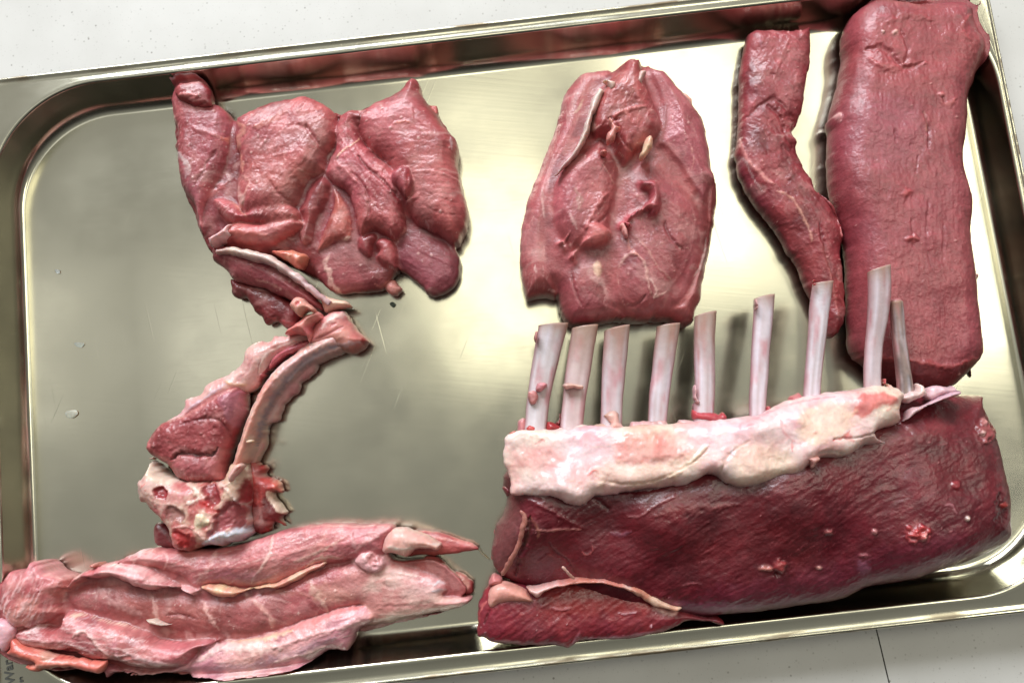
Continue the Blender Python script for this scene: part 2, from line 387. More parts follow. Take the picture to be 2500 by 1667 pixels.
M_BONE = flesh('bone', .5, .15, .2, (.002,.0012,.001), .3, 900, .07)
# ------------------------------------------------------------------ steel tray
def steel():
    m, t, b = mat_new('stainless_steel'); L = t.links; g = N(t, 'ShaderNodeNewGeometry')
    b.inputs['Metallic'].default_value = 1
    sx = N(t, 'ShaderNodeSeparateXYZ'); L.new(g.outputs['Position'], sx.inputs[0])
    # blotchy film, water marks
    n1 = N(t, 'ShaderNodeTexNoise'); n1.inputs['Scale'].default_value = 14; n1.inputs['Detail'].default_value = 4; n1.inputs['Distortion'].default_value = .4; L.new(g.outputs['Position'], n1.inputs['Vector'])
    r1 = N(t, 'ShaderNodeValToRGB'); r1.color_ramp.elements[0].position = .3; r1.color_ramp.elements[0].color = (.59,.565,.445,1); r1.color_ramp.elements[1].position = .7; r1.color_ramp.elements[1].color = (.64,.615,.49,1)
    L.new(n1.outputs['Fac'], r1.inputs[0])
    # baked-on brown marks along the outer rim
    mp = N(t, 'ShaderNodeMapping'); mp.inputs['Scale'].default_value = (40,220,60); L.new(g.outputs['Position'], mp.inputs[0])
    n2 = N(t, 'ShaderNodeTexNoise'); n2.inputs['Scale'].default_value = 1; n2.inputs['Detail'].default_value = 6; L.new(mp.outputs[0], n2.inputs['Vector'])
    ay = N(t, 'ShaderNodeMath', operation='ABSOLUTE'); L.new(sx.outputs['Y'], ay.inputs[0])
    ax = N(t, 'ShaderNodeMath', operation='ABSOLUTE'); L.new(sx.outputs['X'], ax.inputs[0])
    ey = N(t, 'ShaderNodeMapRange'); ey.inputs['From Min'].default_value = .1575; ey.inputs['From Max'].default_value = .1615; L.new(ay.outputs[0], ey.inputs['Value'])
    ex = N(t, 'ShaderNodeMapRange'); ex.inputs['From Min'].default_value = .2628; ex.inputs['From Max'].default_value = .2645; L.new(ax.outputs[0], ex.inputs['Value'])
    mxm = N(t, 'ShaderNodeMath', operation='MAXIMUM'); L.new(ey.outputs[0], mxm.inputs[0]); L.new(ex.outputs[0], mxm.inputs[1])
    nr = N(t, 'ShaderNodeMapRange'); nr.inputs['From Min'].default_value = .50; nr.inputs['From Max'].default_value = .62; L.new(n2.outputs['Fac'], nr.inputs['Value'])
    mu = N(t, 'ShaderNodeMath', operation='MULTIPLY'); L.new(mxm.outputs[0], mu.inputs[0]); L.new(nr.outputs[0], mu.inputs[1])
    mm = N(t, 'ShaderNodeMath', operation='MULTIPLY'); mm.inputs[1].default_value = .8; L.new(mu.outputs[0], mm.inputs[0])
    mc = N(t, 'ShaderNodeMix', data_type='RGBA'); L.new(mm.outputs[0], mc.inputs[0]); L.new(r1.outputs[0], mc.inputs[6]); mc.inputs[7].default_value = (.16,.10,.05,1)
    L.new(mc.outputs[2], b.inputs['Base Color'])
    # roughness: film, fine spots
    n3 = N(t, 'ShaderNodeTexNoise'); n3.inputs['Scale'].default_value = 38; n3.inputs['Detail'].default_value = 3; n3.inputs['Roughness'].default_value = .5; L.new(g.outputs['Position'], n3.inputs['Vector'])
    m3 = N(t, 'ShaderNodeMapRange'); m3.inputs['From Min'].default_value = .3; m3.inputs['From Max'].default_value = .7; m3.inputs['To Min'].default_value = .15; m3.inputs['To Max'].default_value = .23
    L.new(n3.outputs['Fac'], m3.inputs['Value'])
    ad = N(t, 'ShaderNodeMath', operation='MULTIPLY_ADD'); ad.inputs[1].default_value = .35; L.new(mm.outputs[0], ad.inputs[0]); L.new(m3.outputs[0], ad.inputs[2])
    sm = N(t, 'ShaderNodeMapping'); sm.inputs['Scale'].default_value = (60,900,60); sm.inputs['Rotation'].default_value = (0,0,.5); L.new(g.outputs['Position'], sm.inputs[0])
    sn = N(t, 'ShaderNodeTexNoise'); sn.inputs['Scale'].default_value = 1; sn.inputs['Detail'].default_value = 5; sn.inputs['Distortion'].default_value = 1.2; L.new(sm.outputs[0], sn.inputs['Vector'])
    sr = N(t, 'ShaderNodeMapRange'); sr.inputs['From Min'].default_value = .52; sr.inputs['From Max'].default_value = .7; sr.inputs['To Max'].default_value = .02; L.new(sn.outputs['Fac'], sr.inputs['Value'])
    sa = N(t, 'ShaderNodeMath', operation='ADD'); L.new(ad.outputs[0], sa.inputs[0]); L.new(sr.outputs[0], sa.inputs[1])
    L.new(sa.outputs[0], b.inputs['Roughness'])
    # sheet is slightly wavy, brushed, scratched
    n4 = N(t, 'ShaderNodeTexNoise'); n4.inputs['Scale'].default_value = 7; n4.inputs['Detail'].default_value = 2; L.new(g.outputs['Position'], n4.inputs['Vector'])
    b1 = N(t, 'ShaderNodeBump'); b1.inputs['Strength'].default_value = 1; b1.inputs['Distance'].default_value = .0012; L.new(n4.outputs['Fac'], b1.inputs['Height'])
    last = b1
    for k, (ang, sc) in enumerate(((12,(9,520,9)), (-63,(14,700,14)), (81,(11,640,11)))):
        mp2 = N(t, 'ShaderNodeMapping'); mp2.inputs['Rotation'].default_value = (0,0,math.radians(ang)); L.new(g.outputs['Position'], mp2.inputs[0])
        mp3 = N(t, 'ShaderNodeMapping'); mp3.inputs['Scale'].default_value = sc; L.new(mp2.outputs[0], mp3.inputs[0])
        nn = N(t, 'ShaderNodeTexNoise'); nn.inputs['Scale'].default_value = 1; nn.inputs['Detail'].default_value = 1; nn.inputs['Distortion'].default_value = .3; L.new(mp3.outputs[0], nn.inputs['Vector'])
        rr = N(t, 'ShaderNodeMapRange'); rr.inputs['From Min'].default_value = .74 if k else .3; rr.inputs['From Max'].default_value = .80 if k else .7; L.new(nn.outputs['Fac'], rr.inputs['Value'])
        bb = N(t, 'ShaderNodeBump'); bb.inputs['Strength'].default_value = .16 if k else .015; bb.inputs['Distance'].default_value = .00015; L.new(rr.outputs[0], bb.inputs['Height']); L.new(last.outputs[0], bb.inputs['Normal']); last = bb
    L.new(last.outputs[0], b.inputs['Normal'])
    return m
M_STEEL = steel()
def rrect(hx, hy, r, cy=0., n=24):
    P = []
    # even number of points per side so rings match
    for (sx, sy, a0) in ((1,1,0),(-1,1,90),(-1,-1,180),(1,-1,270)):
        for k in range(n+1):
            a = math.radians(a0+90*k/n); P.append((sx*(hx-r)+r*math.cos(a), cy+sy*(hy-r)+r*math.sin(a)))
        nxt = {0:(-1,1),90:(-1,-1),180:(1,-1),270:(1,1)}[a0]
        m = 40 if a0 in (0,180) else 24
        a = math.radians(a0+90); p0 = P[-1]; p1 = (nxt[0]*(hx-r)+r*math.cos(a), cy+nxt[1]*(hy-r)+r*math.sin(a))
        for k in range(1, m): P.append((p0[0]+(p1[0]-p0[0])*k/m, p0[1]+(p1[1]-p0[1])*k/m))
    return np.array(P)
def rings(name, prof, parent, cap=False):
    V = []; n = None
    for hx, hy, r, z, cy in prof:
        P = rrect(hx, hy, r, cy); n = len(P); V.append(np.concatenate([P, np.full((n,1), z)], 1))
    V = np.concatenate(V); F = []
    for i in range(len(prof)-1):
        a = np.arange(n); b2 = (a+1)%n
        F.append(np.stack([i*n+a, i*n+b2, (i+1)*n+b2, (i+1)*n+a], 1))
    F = np.concatenate(F); F3 = []
    if cap:
        V = np.concatenate([V, [[0, prof[-1][4], prof[-1][3]]]]); o = (len(prof)-1)*n
        F3 = np.stack([o+np.arange(n), o+(np.arange(n)+1)%n, np.full(n, len(V)-1)], 1)
    return mesh_obj(name, V, F, F3, M_STEEL, parent)
tray = thing('steel_tray', 'shallow rectangular stainless steel catering tray with all the raw cuts lying in it', 'tray')
CY = 1.0
def pr(inx, iny, z, r): return (261.5-inx, 153.5-iny, max(r, 3), z, CY)
lip = []
R0 = 58
# basin wall: from lip over a rounded edge, down a leaning wall, through a wide fillet to the floor
for a in np.linspace(0, 80, 7):
    a = math.radians(a); lip.append(pr(-1.6+1.6*math.sin(a), -1.6+1.6*math.sin(a), 20-1.6*(1-math.cos(a)), R0+1.6*(1-math.sin(a))))
body = [lip[-1]]
for k in range(1, 5): u = k/5; body.append(pr(1.6*u, 3.8*u, 18.6-11.6*u, R0-1.5*u))
for a in np.linspace(15, 90, 10):
    s = 1-math.cos(math.radians(a-15)); s = (1-math.cos(math.radians(a)))
    u = (a-15)/75.
    body.append(pr(1.6+4.0*(u**1.4), 3.8+6.4*(u**1.4), 7*(1-math.sin(math.radians(u*90)))**1.0, R0-2-5*u))
basin = rings('basin', body+[(200,95,20,0.0,CY),(80,40,10,0.0,CY)], tray, cap=True)
rim = []
for k in range(3): u = k/2; rim.append((261.5+1.6+.2*u, 153.5+1.6+1.7*u, R0+1.6-4*u, 20-.15*u, CY))
op = [(263.4,158.4,30,19.75,.2),(263.8,160.4,10,19.9,0),(264.0,161.2,6,20.55,0),(264.5,161.8,5,20.75,0),(265.1,162.4,5,20.5,0),(265.5,162.9,5,19.7,0),(265.7,163.2,5,18.2,0),(265.9,163.6,5,15.0,0),(266.0,163.7,5,11.5,0),(265.4,163.1,5,11.2,0),(265.0,162.6,5,15,0)]
rings('rim', lip[::-1]+rim[1:]+op, tray)
# engraved maker's lettering on the near left of the rim corner
def text_part(body_txt, size, ppx, ang, parent):
    cu = bpy.data.curves.new('t', 'FONT'); cu.body = body_txt; cu.size = size*MM; cu.extrude = .00006; cu.offset = .00012
    o = bpy.data.objects.new('t', cu); C.objects.link(o); bpy.context.view_layer.update()
    me = bpy.data.meshes.new_from_object(o.evaluated_get(bpy.context.evaluated_depsgraph_get())); bpy.data.objects.remove(o)
    me.name = 'stamped_lettering'; me.materials.clear(); me.materials.append(M_INK)
    ob = bpy.data.objects.new('stamped_lettering', me); C.objects.link(ob); p = unproject([ppx], 20.0)[0]
    ob.location = (p[0]*MM, p[1]*MM, 20.02*MM); ob.rotation_euler = (0,0,math.radians(ang)); ob.parent = parent
    ob['label'] = 'dark stamped letters'
    return ob
M_INK, _t, _b = mat_new('etched_ink'); _b.inputs['Base Color'].default_value = (.08,.08,.07,1); _b.inputs['Roughness'].default_value = .6; _b.inputs['Metallic'].default_value = .3
# ------------------------------------------------------------------ counter
def stone():
    m, t, b = mat_new('engineered_stone'); L = t.links; g = N(t, 'ShaderNodeNewGeometry')
    n1 = N(t, 'ShaderNodeTexNoise'); n1.inputs['Scale'].default_value = 25; n1.inputs['Detail'].default_value = 8; L.new(g.outputs['Position'], n1.inputs['Vector'])
    r = N(t, 'ShaderNodeValToRGB'); r.color_ramp.elements[0].position = .35; r.color_ramp.elements[0].color = (.59,.575,.535,1); r.color_ramp.elements[1].position = .65; r.color_ramp.elements[1].color = (.645,.63,.59,1); L.new(n1.outputs['Fac'], r.inputs[0])
    last = r.outputs[0]
    for sc, th, cl, a in ((400,.27,(.34,.32,.28,1),.6), (900,.3,(.40,.38,.34,1),.5), (230,.16,(.2,.18,.15,1),.7)):
        v = N(t, 'ShaderNodeTexVoronoi'); v.inputs['Scale'].default_value = sc; L.new(g.outputs['Position'], v.inputs['Vector'])
        q = N(t, 'ShaderNodeMapRange'); q.inputs['From Min'].default_value = th; q.inputs['From Max'].default_value = th*.5; L.new(v.outputs['Distance'], q.inputs['Value'])
        sp = N(t, 'ShaderNodeSeparateColor'); L.new(v.outputs['Color'], sp.inputs[0])
        gt = N(t, 'ShaderNodeMapRange'); gt.inputs['From Min'].default_value = .72; gt.inputs['From Max'].default_value = .95; L.new(sp.outputs[0], gt.inputs['Value'])
        mu = N(t, 'ShaderNodeMath', operation='MULTIPLY'); L.new(q.outputs[0], mu.inputs[0]); L.new(gt.outputs[0], mu.inputs[1])
        mu2 = N(t, 'ShaderNodeMath', operation='MULTIPLY'); mu2.inputs[1].default_value = a; L.new(mu.outputs[0], mu2.inputs[0])
        mc = N(t, 'ShaderNodeMix', data_type='RGBA'); L.new(mu2.outputs[0], mc.inputs[0]); L.new(last, mc.inputs[6]); mc.inputs[7].default_value = cl; last = mc.outputs[2]
    L.new(last, b.inputs['Base Color']); b.inputs['Roughness'].default_value = .42
    return m
M_STONE = stone()
def slab(name, pts, z0, z1, mat):
    n = len(pts); V = [(x,y,z1) for x,y in pts]+[(x,y,z0) for x,y in pts]
    me = bpy.data.meshes.new(name); me.from_pydata([(a*MM,b*MM,c*MM) for a,b,c in V], [], [list(range(n)), list(range(2*n-1,n-1,-1))]+[[i,i+n,(i+1)%n+n,(i+1)%n] for i in range(n)])
    me.materials.append(mat); o = bpy.data.objects.new(name, me); C.objects.link(o); return o
j0, j1 = unproject([(2140,1537),(2171,1667)], -1.0)[:,:2]; jd = (j1-j0)/np.linalg.norm(j1-j0); jn = np.array([jd[1], -jd[0]])
ja, jb = j0-jd*750, j0+jd*600
if jn[0] < 0: jn = -jn
def q2(p): return (float(p[0]), float(p[1]))
# two slabs meeting in a narrow dark joint
tag(slab('countertop', [q2(ja-jn*.35), (-900, ja[1]), (-900, jb[1]), q2(jb-jn*.35)], -31, -1.0, M_STONE), 'pale speckled stone countertop under the tray, left of the joint', None, None, 'structure')
tag(slab('countertop', [q2(ja+jn*.35), q2(jb+jn*.35), (900, jb[1]), (900, ja[1])], -31, -1.0, M_STONE), 'pale speckled stone countertop at lower right, right of the joint', None, None, 'structure')
M_JOINT, _t, _b = mat_new('joint_filler'); _b.inputs['Base Color'].default_value = (.05,.045,.04,1); _b.inputs['Roughness'].default_value = .8
tag(slab('counter_joint', [q2(ja-jn*.34), q2(jb-jn*.34), q2(jb+jn*.34), q2(ja+jn*.34)], -30, -1.35, M_JOINT), 'narrow dark joint between the two stone slabs', None, None, 'structure')
text_part('War', 6.2, (36,1668), 96, tray)
text_part('se', 3.0, (56,1664), 96, tray)
PK=(196,104,108); DK=(150,58,64); PUR=(160,74,84); FATC=(238,205,192); FATP=(236,178,172); SIL=(214,196,196); RED=(190,40,40); CREAM=(240,214,178)
def cen(p):
    p = np.array(p); z = 8.; w = unproject([p.mean(0)], z)[0]; return (w[0], w[1], 0)
def S(k, pts, w, c, a, h, soft=1.): return (Q(k, pts), w*CR[k][2], c, a, h, soft)
def Pt(k, pts, c, a, soft=3, h=0.): return (Q(k, pts), c, a, soft, h)
def B(k, x, y, rx, ry, ang, h, *r):
    q = Q(k, [(x,y)])[0]; s = CR[k][2]; return (q[0], q[1], rx*s, ry*s, ang, h, *r)
# ================================================================== boned leg of meat, top left
A = thing('boned_meat', 'large glossy opened-out boneless red cut, pale tendon on its shank, upper left', 'raw meat', (-130,45,0))
GA = []
def LA(nm, pts, ze, H, R, k=1, **kw):
    if nm in ('muscle', 'muscle_strip', 'muscle_flap'): GA.append(spec(Q(k, pts), ze, H, R, **kw))
    else: return lobe(nm, A, Q(k, pts), ze, H, R, **kw)
LA('muscle', [(135,400),(300,330),(500,400),(700,300),(950,260),(1150,380),(1400,290),(1600,220),(1760,330),(1900,520),(1940,800),(1960,1100),(1850,1200),(1500,1250),(1480,1380),(1200,1440),(1060,1400),(700,1250),(400,1250),(300,1080),(200,820)],
   4, [(250,300,12),(800,500,17),(1300,700,19),(1750,700,15),(700,1200,7),(1300,1350,6),(1800,1250,7),(1130,1050,7),(1050,950,8)], 12, col=DK, col2=(120,38,44), cr=.8, rag=2)
LA('muscle', [(130,165),(180,135),(250,130),(320,140),(365,180),(375,240),(385,285),(440,310),(490,360),(515,400),(528,480),(522,620),(490,740),(430,860),(370,990),(350,1130),(300,1080),(262,930),(200,840),(165,740),(150,600),(135,560),(150,480),(132,400),(112,300),(118,220)],
   7, [(250,200,19),(300,500,22),(330,900,13)], 9, col=(190,94,100), col2=(150,58,66), cr=.7, cs=4, fib=75, fa=.3, wisps=(60,80,16,2.2,(226,160,160),.5,.3), specks=(20,(236,190,186),.6),
   strokes=[S(1,[(130,570),(170,620),(200,680),(185,740)],44,(226,206,206),.75,.3), S(1,[(420,490),(480,520),(500,590),(498,680)],50,(236,140,120),.8,.8), S(1,[(470,500),(500,540)],30,(240,110,90),.6,.4),
            S(1,[(240,800),(330,640),(380,560)],26,(120,40,50),.5,-1.4), S(1,[(470,760),(380,840),(320,920),(280,900)],30,(216,120,120),.6,1.5), S(1,[(500,770),(440,850),(380,960)],18,(100,25,30),.8,-2.5), S(1,[(90,320),(115,350),(130,430)],12,(236,206,190),.9,.3),
            S(1,[(230,420),(300,440),(380,470),(440,470)],30,(214,126,128),.5,.9)],
   patches=[Pt(1,[(190,330),(300,300),(430,320),(490,390),(480,470),(380,460),(300,430),(220,420)],(168,84,96),.6,8), Pt(1,[(160,640),(230,760),(300,840),(250,900),(190,800)],(176,100,112),.6,8)])
LA('muscle_curl', [(128,215),(150,160),(210,138),(290,140),(350,180),(365,240),(350,290),(290,300),(240,290),(190,270),(150,250)], 18, 23, 5, Rb=4, zb=15, col=(176,70,76), col2=(140,40,46), cr=.6,
   strokes=[S(1,[(150,220),(200,210),(260,225),(285,215)],40,(232,140,140),.8,1.6), S(1,[(200,262),(250,280),(320,262)],22,(120,20,26),.8,-1.8), S(1,[(270,195),(285,230)],14,(230,190,190),.8,.5)])
LA('muscle', [(270,880),(350,800),(470,740),(520,760),(540,880),(580,1000),(520,1060),(440,1070),(350,1130),(310,1110),(285,1000)], 8, 15, 6, col=(150,56,64), col2=(120,36,44), fib=60, strokes=[S(1,[(285,930),(330,860),(420,800),(470,770)],34,(206,106,108),.7,1.4)])
LA('muscle', [(515,380),(560,350),(640,300),(720,265),(800,250),(880,235),(950,232),(1030,258),(1100,300),(1160,352),(1185,450),(1180,560),(1130,640),(1110,740),(1010,800),(975,880),(930,960),(820,1020),(700,1040),(590,1010),(540,920),(528,780),(545,640),(520,520)],
   12, [(700,300,25),(850,450,30),(800,700,28),(700,950,27),(1100,500,25),(560,700,24)], 13, col=(200,104,106), col2=(160,66,72), cr=.75, cs=5.5, fib=50, fa=.4, und=1.2, wisps=(80,50,20,2,(232,170,168),.4,.3), specks=(20,(236,196,190),.6),
   strokes=[S(1,[(500,380),(560,420),(520,500),(540,620),(550,700)],26,(234,160,140),.75,.4), S(1,[(620,420),(720,370),(830,310)],40,(232,150,136),.55,.4), S(1,[(950,400),(1000,480),(1060,560),(1140,620)],20,(150,50,56),.5,-1.2),
            S(1,[(900,680),(1000,720),(1060,700)],16,(206,150,140),.6,.5), S(1,[(980,860),(950,940),(920,970)],12,(238,200,190),.9,.5), S(1,[(540,720),(590,760),(560,860),(540,940)],18,(230,170,160),.7,.5),
            S(1,[(1080,740),(1010,800),(980,860)],16,(110,26,32),.8,-2.2), S(1,[(720,760),(800,860),(900,900)],22,(140,48,56),.5,-1.2), S(1,[(880,400),(960,430),(1040,520)],30,(176,80,86),.6,-.9)],
   patches=[Pt(1,[(640,300),(760,262),(830,262),(800,310),(700,340),(640,350)],(196,130,130),.6,6), Pt(1,[(460,780),(530,800),(560,900),(520,930),(470,880)],(220,176,168),.7,5,.6),
            Pt(1,[(640,560),(840,560),(900,650),(800,800),(650,800),(580,700)],(196,100,96),.45,20)])
LA('muscle_flap', [(380,890),(450,880),(520,930),(580,970),(680,930),(790,900),(880,930),(930,990),(900,1040),(760,1060),(600,1040),(500,1040),(420,980)], 16, [(450,930,22),(700,970,27),(880,960,25)], 6, Rb=5, zb=10, col=(206,108,112), col2=(180,80,88), cr=.9, cs=4, fib=40, wisps=(40,45,14,2,(240,190,190),.6,.4),
   strokes=[S(1,[(460,860),(520,930),(580,990)],16,(236,170,150),.7,.5)])
# strips in the middle
LA('muscle_strip', [(960,900),(1000,810),(1090,740),(1150,800),(1150,900),(1120,980),(1070,1060),(1040,1180),(960,1200),(930,1110),(960,1030),(930,980)], 9, 22, 6, col=(184,88,90), col2=(140,52,58), fib=70, cr=.6,
   strokes=[S(1,[(1130,850),(1135,930),(1070,1030),(1035,1150)],44,(206,86,88),.7,2.2), S(1,[(1128,850),(1140,930)],10,(240,200,196),.8,.4), S(1,[(1090,1000),(1050,1080),(1035,1170)],12,(150,20,24),.8,-1.5)])
LA('muscle_strip', [(1140,820),(1200,860),(1260,960),(1290,1080),(1270,1180),(1200,1190),(1110,1230),(1040,1240),(1060,1150),(1100,1040),(1140,950)], 9, 20, 6, col=(200,104,98), col2=(160,66,66), fib=65, cr=.6,
   strokes=[S(1,[(1240,1010),(1250,1070),(1220,1110)],36,(236,130,110),.7,.7), S(1,[(1180,1170),(1220,1130),(1260,1110)],26,(244,206,190),.9,.9)])
LA('muscle', [(1600,1060),(1700,1080),(1800,1120),(1900,1180),(1945,1280),(1940,1380),(1900,1450),(1800,1505),(1740,1490),(1680,1420),(1600,1360),(1530,1310),(1520,1180)],
   6, 16, 9, col=(158,78,90), col2=(140,58,70), fib=-35, fa=.45, cr=.3, und=.8, wisps=(18,-35,30,2,(200,140,140),.35,.2), specks=(5,(236,190,186),.6))
LA('muscle', [(1160,360),(1200,342),(1260,315),(1340,315),(1400,270),(1480,235),(1560,190),(1600,150),(1635,120),(1675,145),(1700,190),(1712,250),(1780,330),(1850,430),(1905,490),(1935,560),(1930,680),(1950,760),(1965,850),(1985,920),(2000,980),(1990,1060),(1960,1130),(1900,1180),(1800,1120),(1680,1060),(1620,960),(1600,880),(1500,700),(1380,600),(1290,480)],
   11, [(1640,170,20),(1500,300,29),(1450,500,30),(1750,500,27),(1800,850,25),(1900,1050,22)], 13, col=(198,98,102), col2=(168,72,78), cr=.45, cs=6, fib=-8, fa=.3, und=1.2, wisps=(46,-5,26,2,(222,150,150),.35,.25), specks=(22,(240,200,196),.6),
   strokes=[S(1,[(1290,420),(1300,340),(1340,315)],18,(120,36,40),.7,-1.5), S(1,[(1640,700),(1780,700),(1900,740),(1960,800)],14,(220,140,140),.7,.6), S(1,[(1880,480),(1890,560)],12,(236,210,220),.8,.6),
            S(1,[(1520,390),(1570,380),(1620,385)],16,(226,130,110),.8,.9), S(1,[(1440,600),(1480,620),(1520,610)],20,(90,20,28),.7,-1.4), S(1,[(1640,300),(1660,380),(1720,420)],30,(176,82,92),.6,-.8), S(1,[(1920,1180),(1960,1100)],40,(230,170,170),.8,.5),
            S(1,[(1700,820),(1800,860),(1940,900)],8,(150,54,62),.5,-.6), S(1,[(1690,900),(1800,960),(1960,980)],8,(150,54,62),.5,-.6), S(1,[(1720,1010),(1740,1060),(1720,1090)],16,(226,190,196),.7,.3)],
   patches=[Pt(1,[(1350,330),(1480,260),(1600,210),(1650,300),(1560,360),(1400,420)],(206,120,126),.5,12)])
LA('muscle_strip', [(1750,300),(1800,292),(1815,360),(1790,380),(1760,340)], 8, 12, 3, col=(220,120,112), col2=(200,96,92), cr=.3)
LA('muscle', [(1160,400),(1230,330),(1290,350),(1310,420),(1330,520),(1400,600),(1500,680),(1560,760),(1600,860),(1600,960),(1600,1040),(1590,1110),(1530,1150),(1480,1120),(1400,1090),(1330,1130),(1290,1060),(1280,960),(1240,860),(1150,800),(1095,740),(1110,640),(1150,560)],
   14, [(1230,400,24),(1250,650,27),(1450,850,29),(1500,1050,26)], 9, Rb=6, zb=6, col=(196,96,102), col2=(156,58,66), cr=1.0, cs=4.5, fib=-55, fa=.4, wisps=(60,-60,22,2.4,(234,170,170),.5,.4), specks=(14,(236,190,186),.6),
   strokes=[S(1,[(1320,470),(1260,520),(1200,560),(1150,610)],14,(240,190,160),.8,.9), S(1,[(1290,600),(1350,680),(1450,760),(1560,880)],22,(110,24,32),.7,-2.4), S(1,[(1240,700),(1330,800),(1360,900),(1350,1000)],22,(120,30,40),.6,-1.8),
            S(1,[(1150,640),(1220,700),(1300,780)],26,(212,120,122),.6,1.2), S(1,[(1400,640),(1480,700),(1540,770),(1600,820)],30,(206,112,114),.5,1.4), S(1,[(1090,740),(1120,800),(1200,840)],14,(90,16,24),.8,-1.8), S(1,[(1480,1140),(1560,1130),(1590,1060)],30,(228,160,150),.7,.5)])
LA('muscle_flap', [(1500,720),(1560,670),(1620,690),(1650,760),(1645,830),(1600,880),(1560,820),(1520,780)], 24, 31, 4, zb=18, col=(180,84,90), col2=(150,56,64), cr=.9, cs=3.5, strokes=[S(1,[(1610,690),(1600,780),(1600,860)],26,(170,50,56),.7,-.9)])
LA('muscle_flap', [(1600,890),(1640,860),(1700,850),(1690,890),(1640,910),(1610,915)], 22, 26, 3, zb=16, col=(206,104,104), cr=.5)
LA('muscle_flap', [(1300,1130),(1370,1100),(1420,1130),(1400,1180),(1380,1250),(1340,1250),(1300,1190)], 14, 20, 4, zb=8, col=(188,84,90), cr=.7)
LA('muscle_flap', [(1410,1160),(1470,1130),(1530,1180),(1545,1260),(1535,1330),(1480,1315),(1420,1260),(1430,1210)], 15, 21, 4, zb=8, col=(182,84,92), col2=(160,60,70), cr=.6, strokes=[S(1,[(1480,1310),(1530,1328)],16,(236,206,206),.8,.3)])
LA('muscle', [(1035,1250),(1100,1205),(1200,1160),(1300,1180),(1400,1260),(1480,1310),(1540,1335),(1520,1390),(1460,1460),(1380,1478),(1280,1478),(1180,1490),(1090,1440),(1040,1390),(1015,1320)],
   6, 15, 8, col=(176,88,92), col2=(150,64,72), fib=5, fa=.3, cr=.35, wisps=(18,5,20,2,(206,140,136),.4,.2), specks=(6,(236,190,186),.6),
   strokes=[S(1,[(1120,1230),(1080,1290),(1110,1340),(1120,1420),(1190,1490)],30,(238,196,184),.8,.6), S(1,[(1500,1390),(1440,1440),(1400,1420)],30,(216,130,120),.6,.5)])
LA('fat_knob', [(1465,1420),(1520,1395),(1560,1430),(1578,1455),(1555,1490),(1520,1500),(1480,1470)], 6, 11, 5, col=(226,150,138), col2=(206,120,112), cr=.5)
LA('muscle_flap', [(430,1080),(470,1040),(560,1030),(680,1040),(800,1010),(890,1000),(965,1045),(930,1100),(850,1150),(740,1190),(620,1180),(500,1165),(440,1150)], 15, [(450,1090,24),(700,1090,25),(930,1050,22)], 7, zb=7, col=(208,108,104), col2=(176,76,78), fib=15, fa=.35, cr=.4,
   strokes=[S(1,[(450,1090),(560,1090),(700,1110)],44,(226,130,120),.5,.8), S(1,[(900,1000),(960,1040),(990,1050)],14,(230,180,170),.8,.5)], wisps=(20,15,24,2,(230,170,160),.4,.2))
LA('blood_fat', [(740,1220),(820,1210),(900,1215),(970,1235),(985,1270),(960,1320),(920,1330),(860,1290),(800,1260)], 16, 23, 5, zb=9, col=(206,84,78), col2=(226,140,120), cr=1.2, cs=3, mott=1., mat=M_FAT)
LA('muscle_strip', [(700,1190),(850,1160),(960,1090),(1030,1100),(1060,1200),(1020,1260),(960,1240),(850,1215),(760,1215)], 9, 15, 6, col=(178,60,58), col2=(140,36,40), cr=.6)
build('muscle', A, GA, crease=1.2, soft=1.3)
# shank
SK = 4
lobe('shank_muscle', A, Q(4,[(555,180),(700,220),(820,290),(870,350),(860,400),(800,425),(745,385),(690,405),(672,372),(625,325),(600,280),(575,265),(540,268),(515,242),(508,170)]), 5, 13, 6, col=(142,44,52), col2=(110,26,34), cr=.8, cs=4, fib=-35, strokes=[S(4,[(690,360),(760,380),(840,400)],20,(196,70,76),.6,.8)])
lobe('shank_muscle', A, Q(4,[(418,20),(470,8),(560,14),(680,50),(780,105),(860,180),(930,245),(975,300),(985,335),(940,330),(880,300),(820,285),(740,250),(680,225),(600,205),(560,195),(530,185),(500,150),(470,115),(425,80)]), 9, [(440,40,16),(650,130,25),(900,280,20)], 11, col=(170,84,92), col2=(146,58,68), fib=-32, fa=.35, cr=.3, und=.7,
   wisps=(30,-32,26,2,(214,150,146),.45,.2), specks=(8,(236,190,180),.6), strokes=[S(4,[(720,100),(830,170),(930,250)],60,(214,176,160),.45,.3), S(4,[(630,170),(700,190),(760,220)],14,(226,170,160),.5,.3)])
lobe('tendon', A, ribbon(Q(4,[(428,34),(520,34),(640,60),(740,98),(850,172),(940,245),(1005,292)]), [10,24,26,24,20,17,12]), 21, [(520,620,25),(650,640,27.5),(740,700,26),(790,740,20)], 4, zb=12, rag=1.6, col=(232,206,196), col2=(206,168,164), mat=M_FAT, fib=-30, fa=.3, mott=1., strokes=[S(4,[(520,50),(700,100),(880,220)],14,(196,176,176),.6,.2)])
lobe('tendon', A, Q(4,[(940,240),(1000,262),(1070,275),(1112,295),(1100,318),(1050,326),(985,345),(972,310)]), 12, 19, 5, zb=4, col=(240,200,184), col2=(232,180,168), mat=M_FAT, cr=.3, strokes=[S(4,[(985,290),(1000,320)],14,(210,130,126),.6,-.6)])
lobe('fat_knob', A, Q(1,[(345,1130),(380,1110),(430,1080),(470,1050),(510,1045),(540,1070),(530,1110),(560,1140),(500,1170),(440,1195),(395,1210),(365,1180)]), 16, 26, 6, zb=5, col=(242,200,194), col2=(236,176,172), mat=M_FAT, cr=.5, und=1.2)

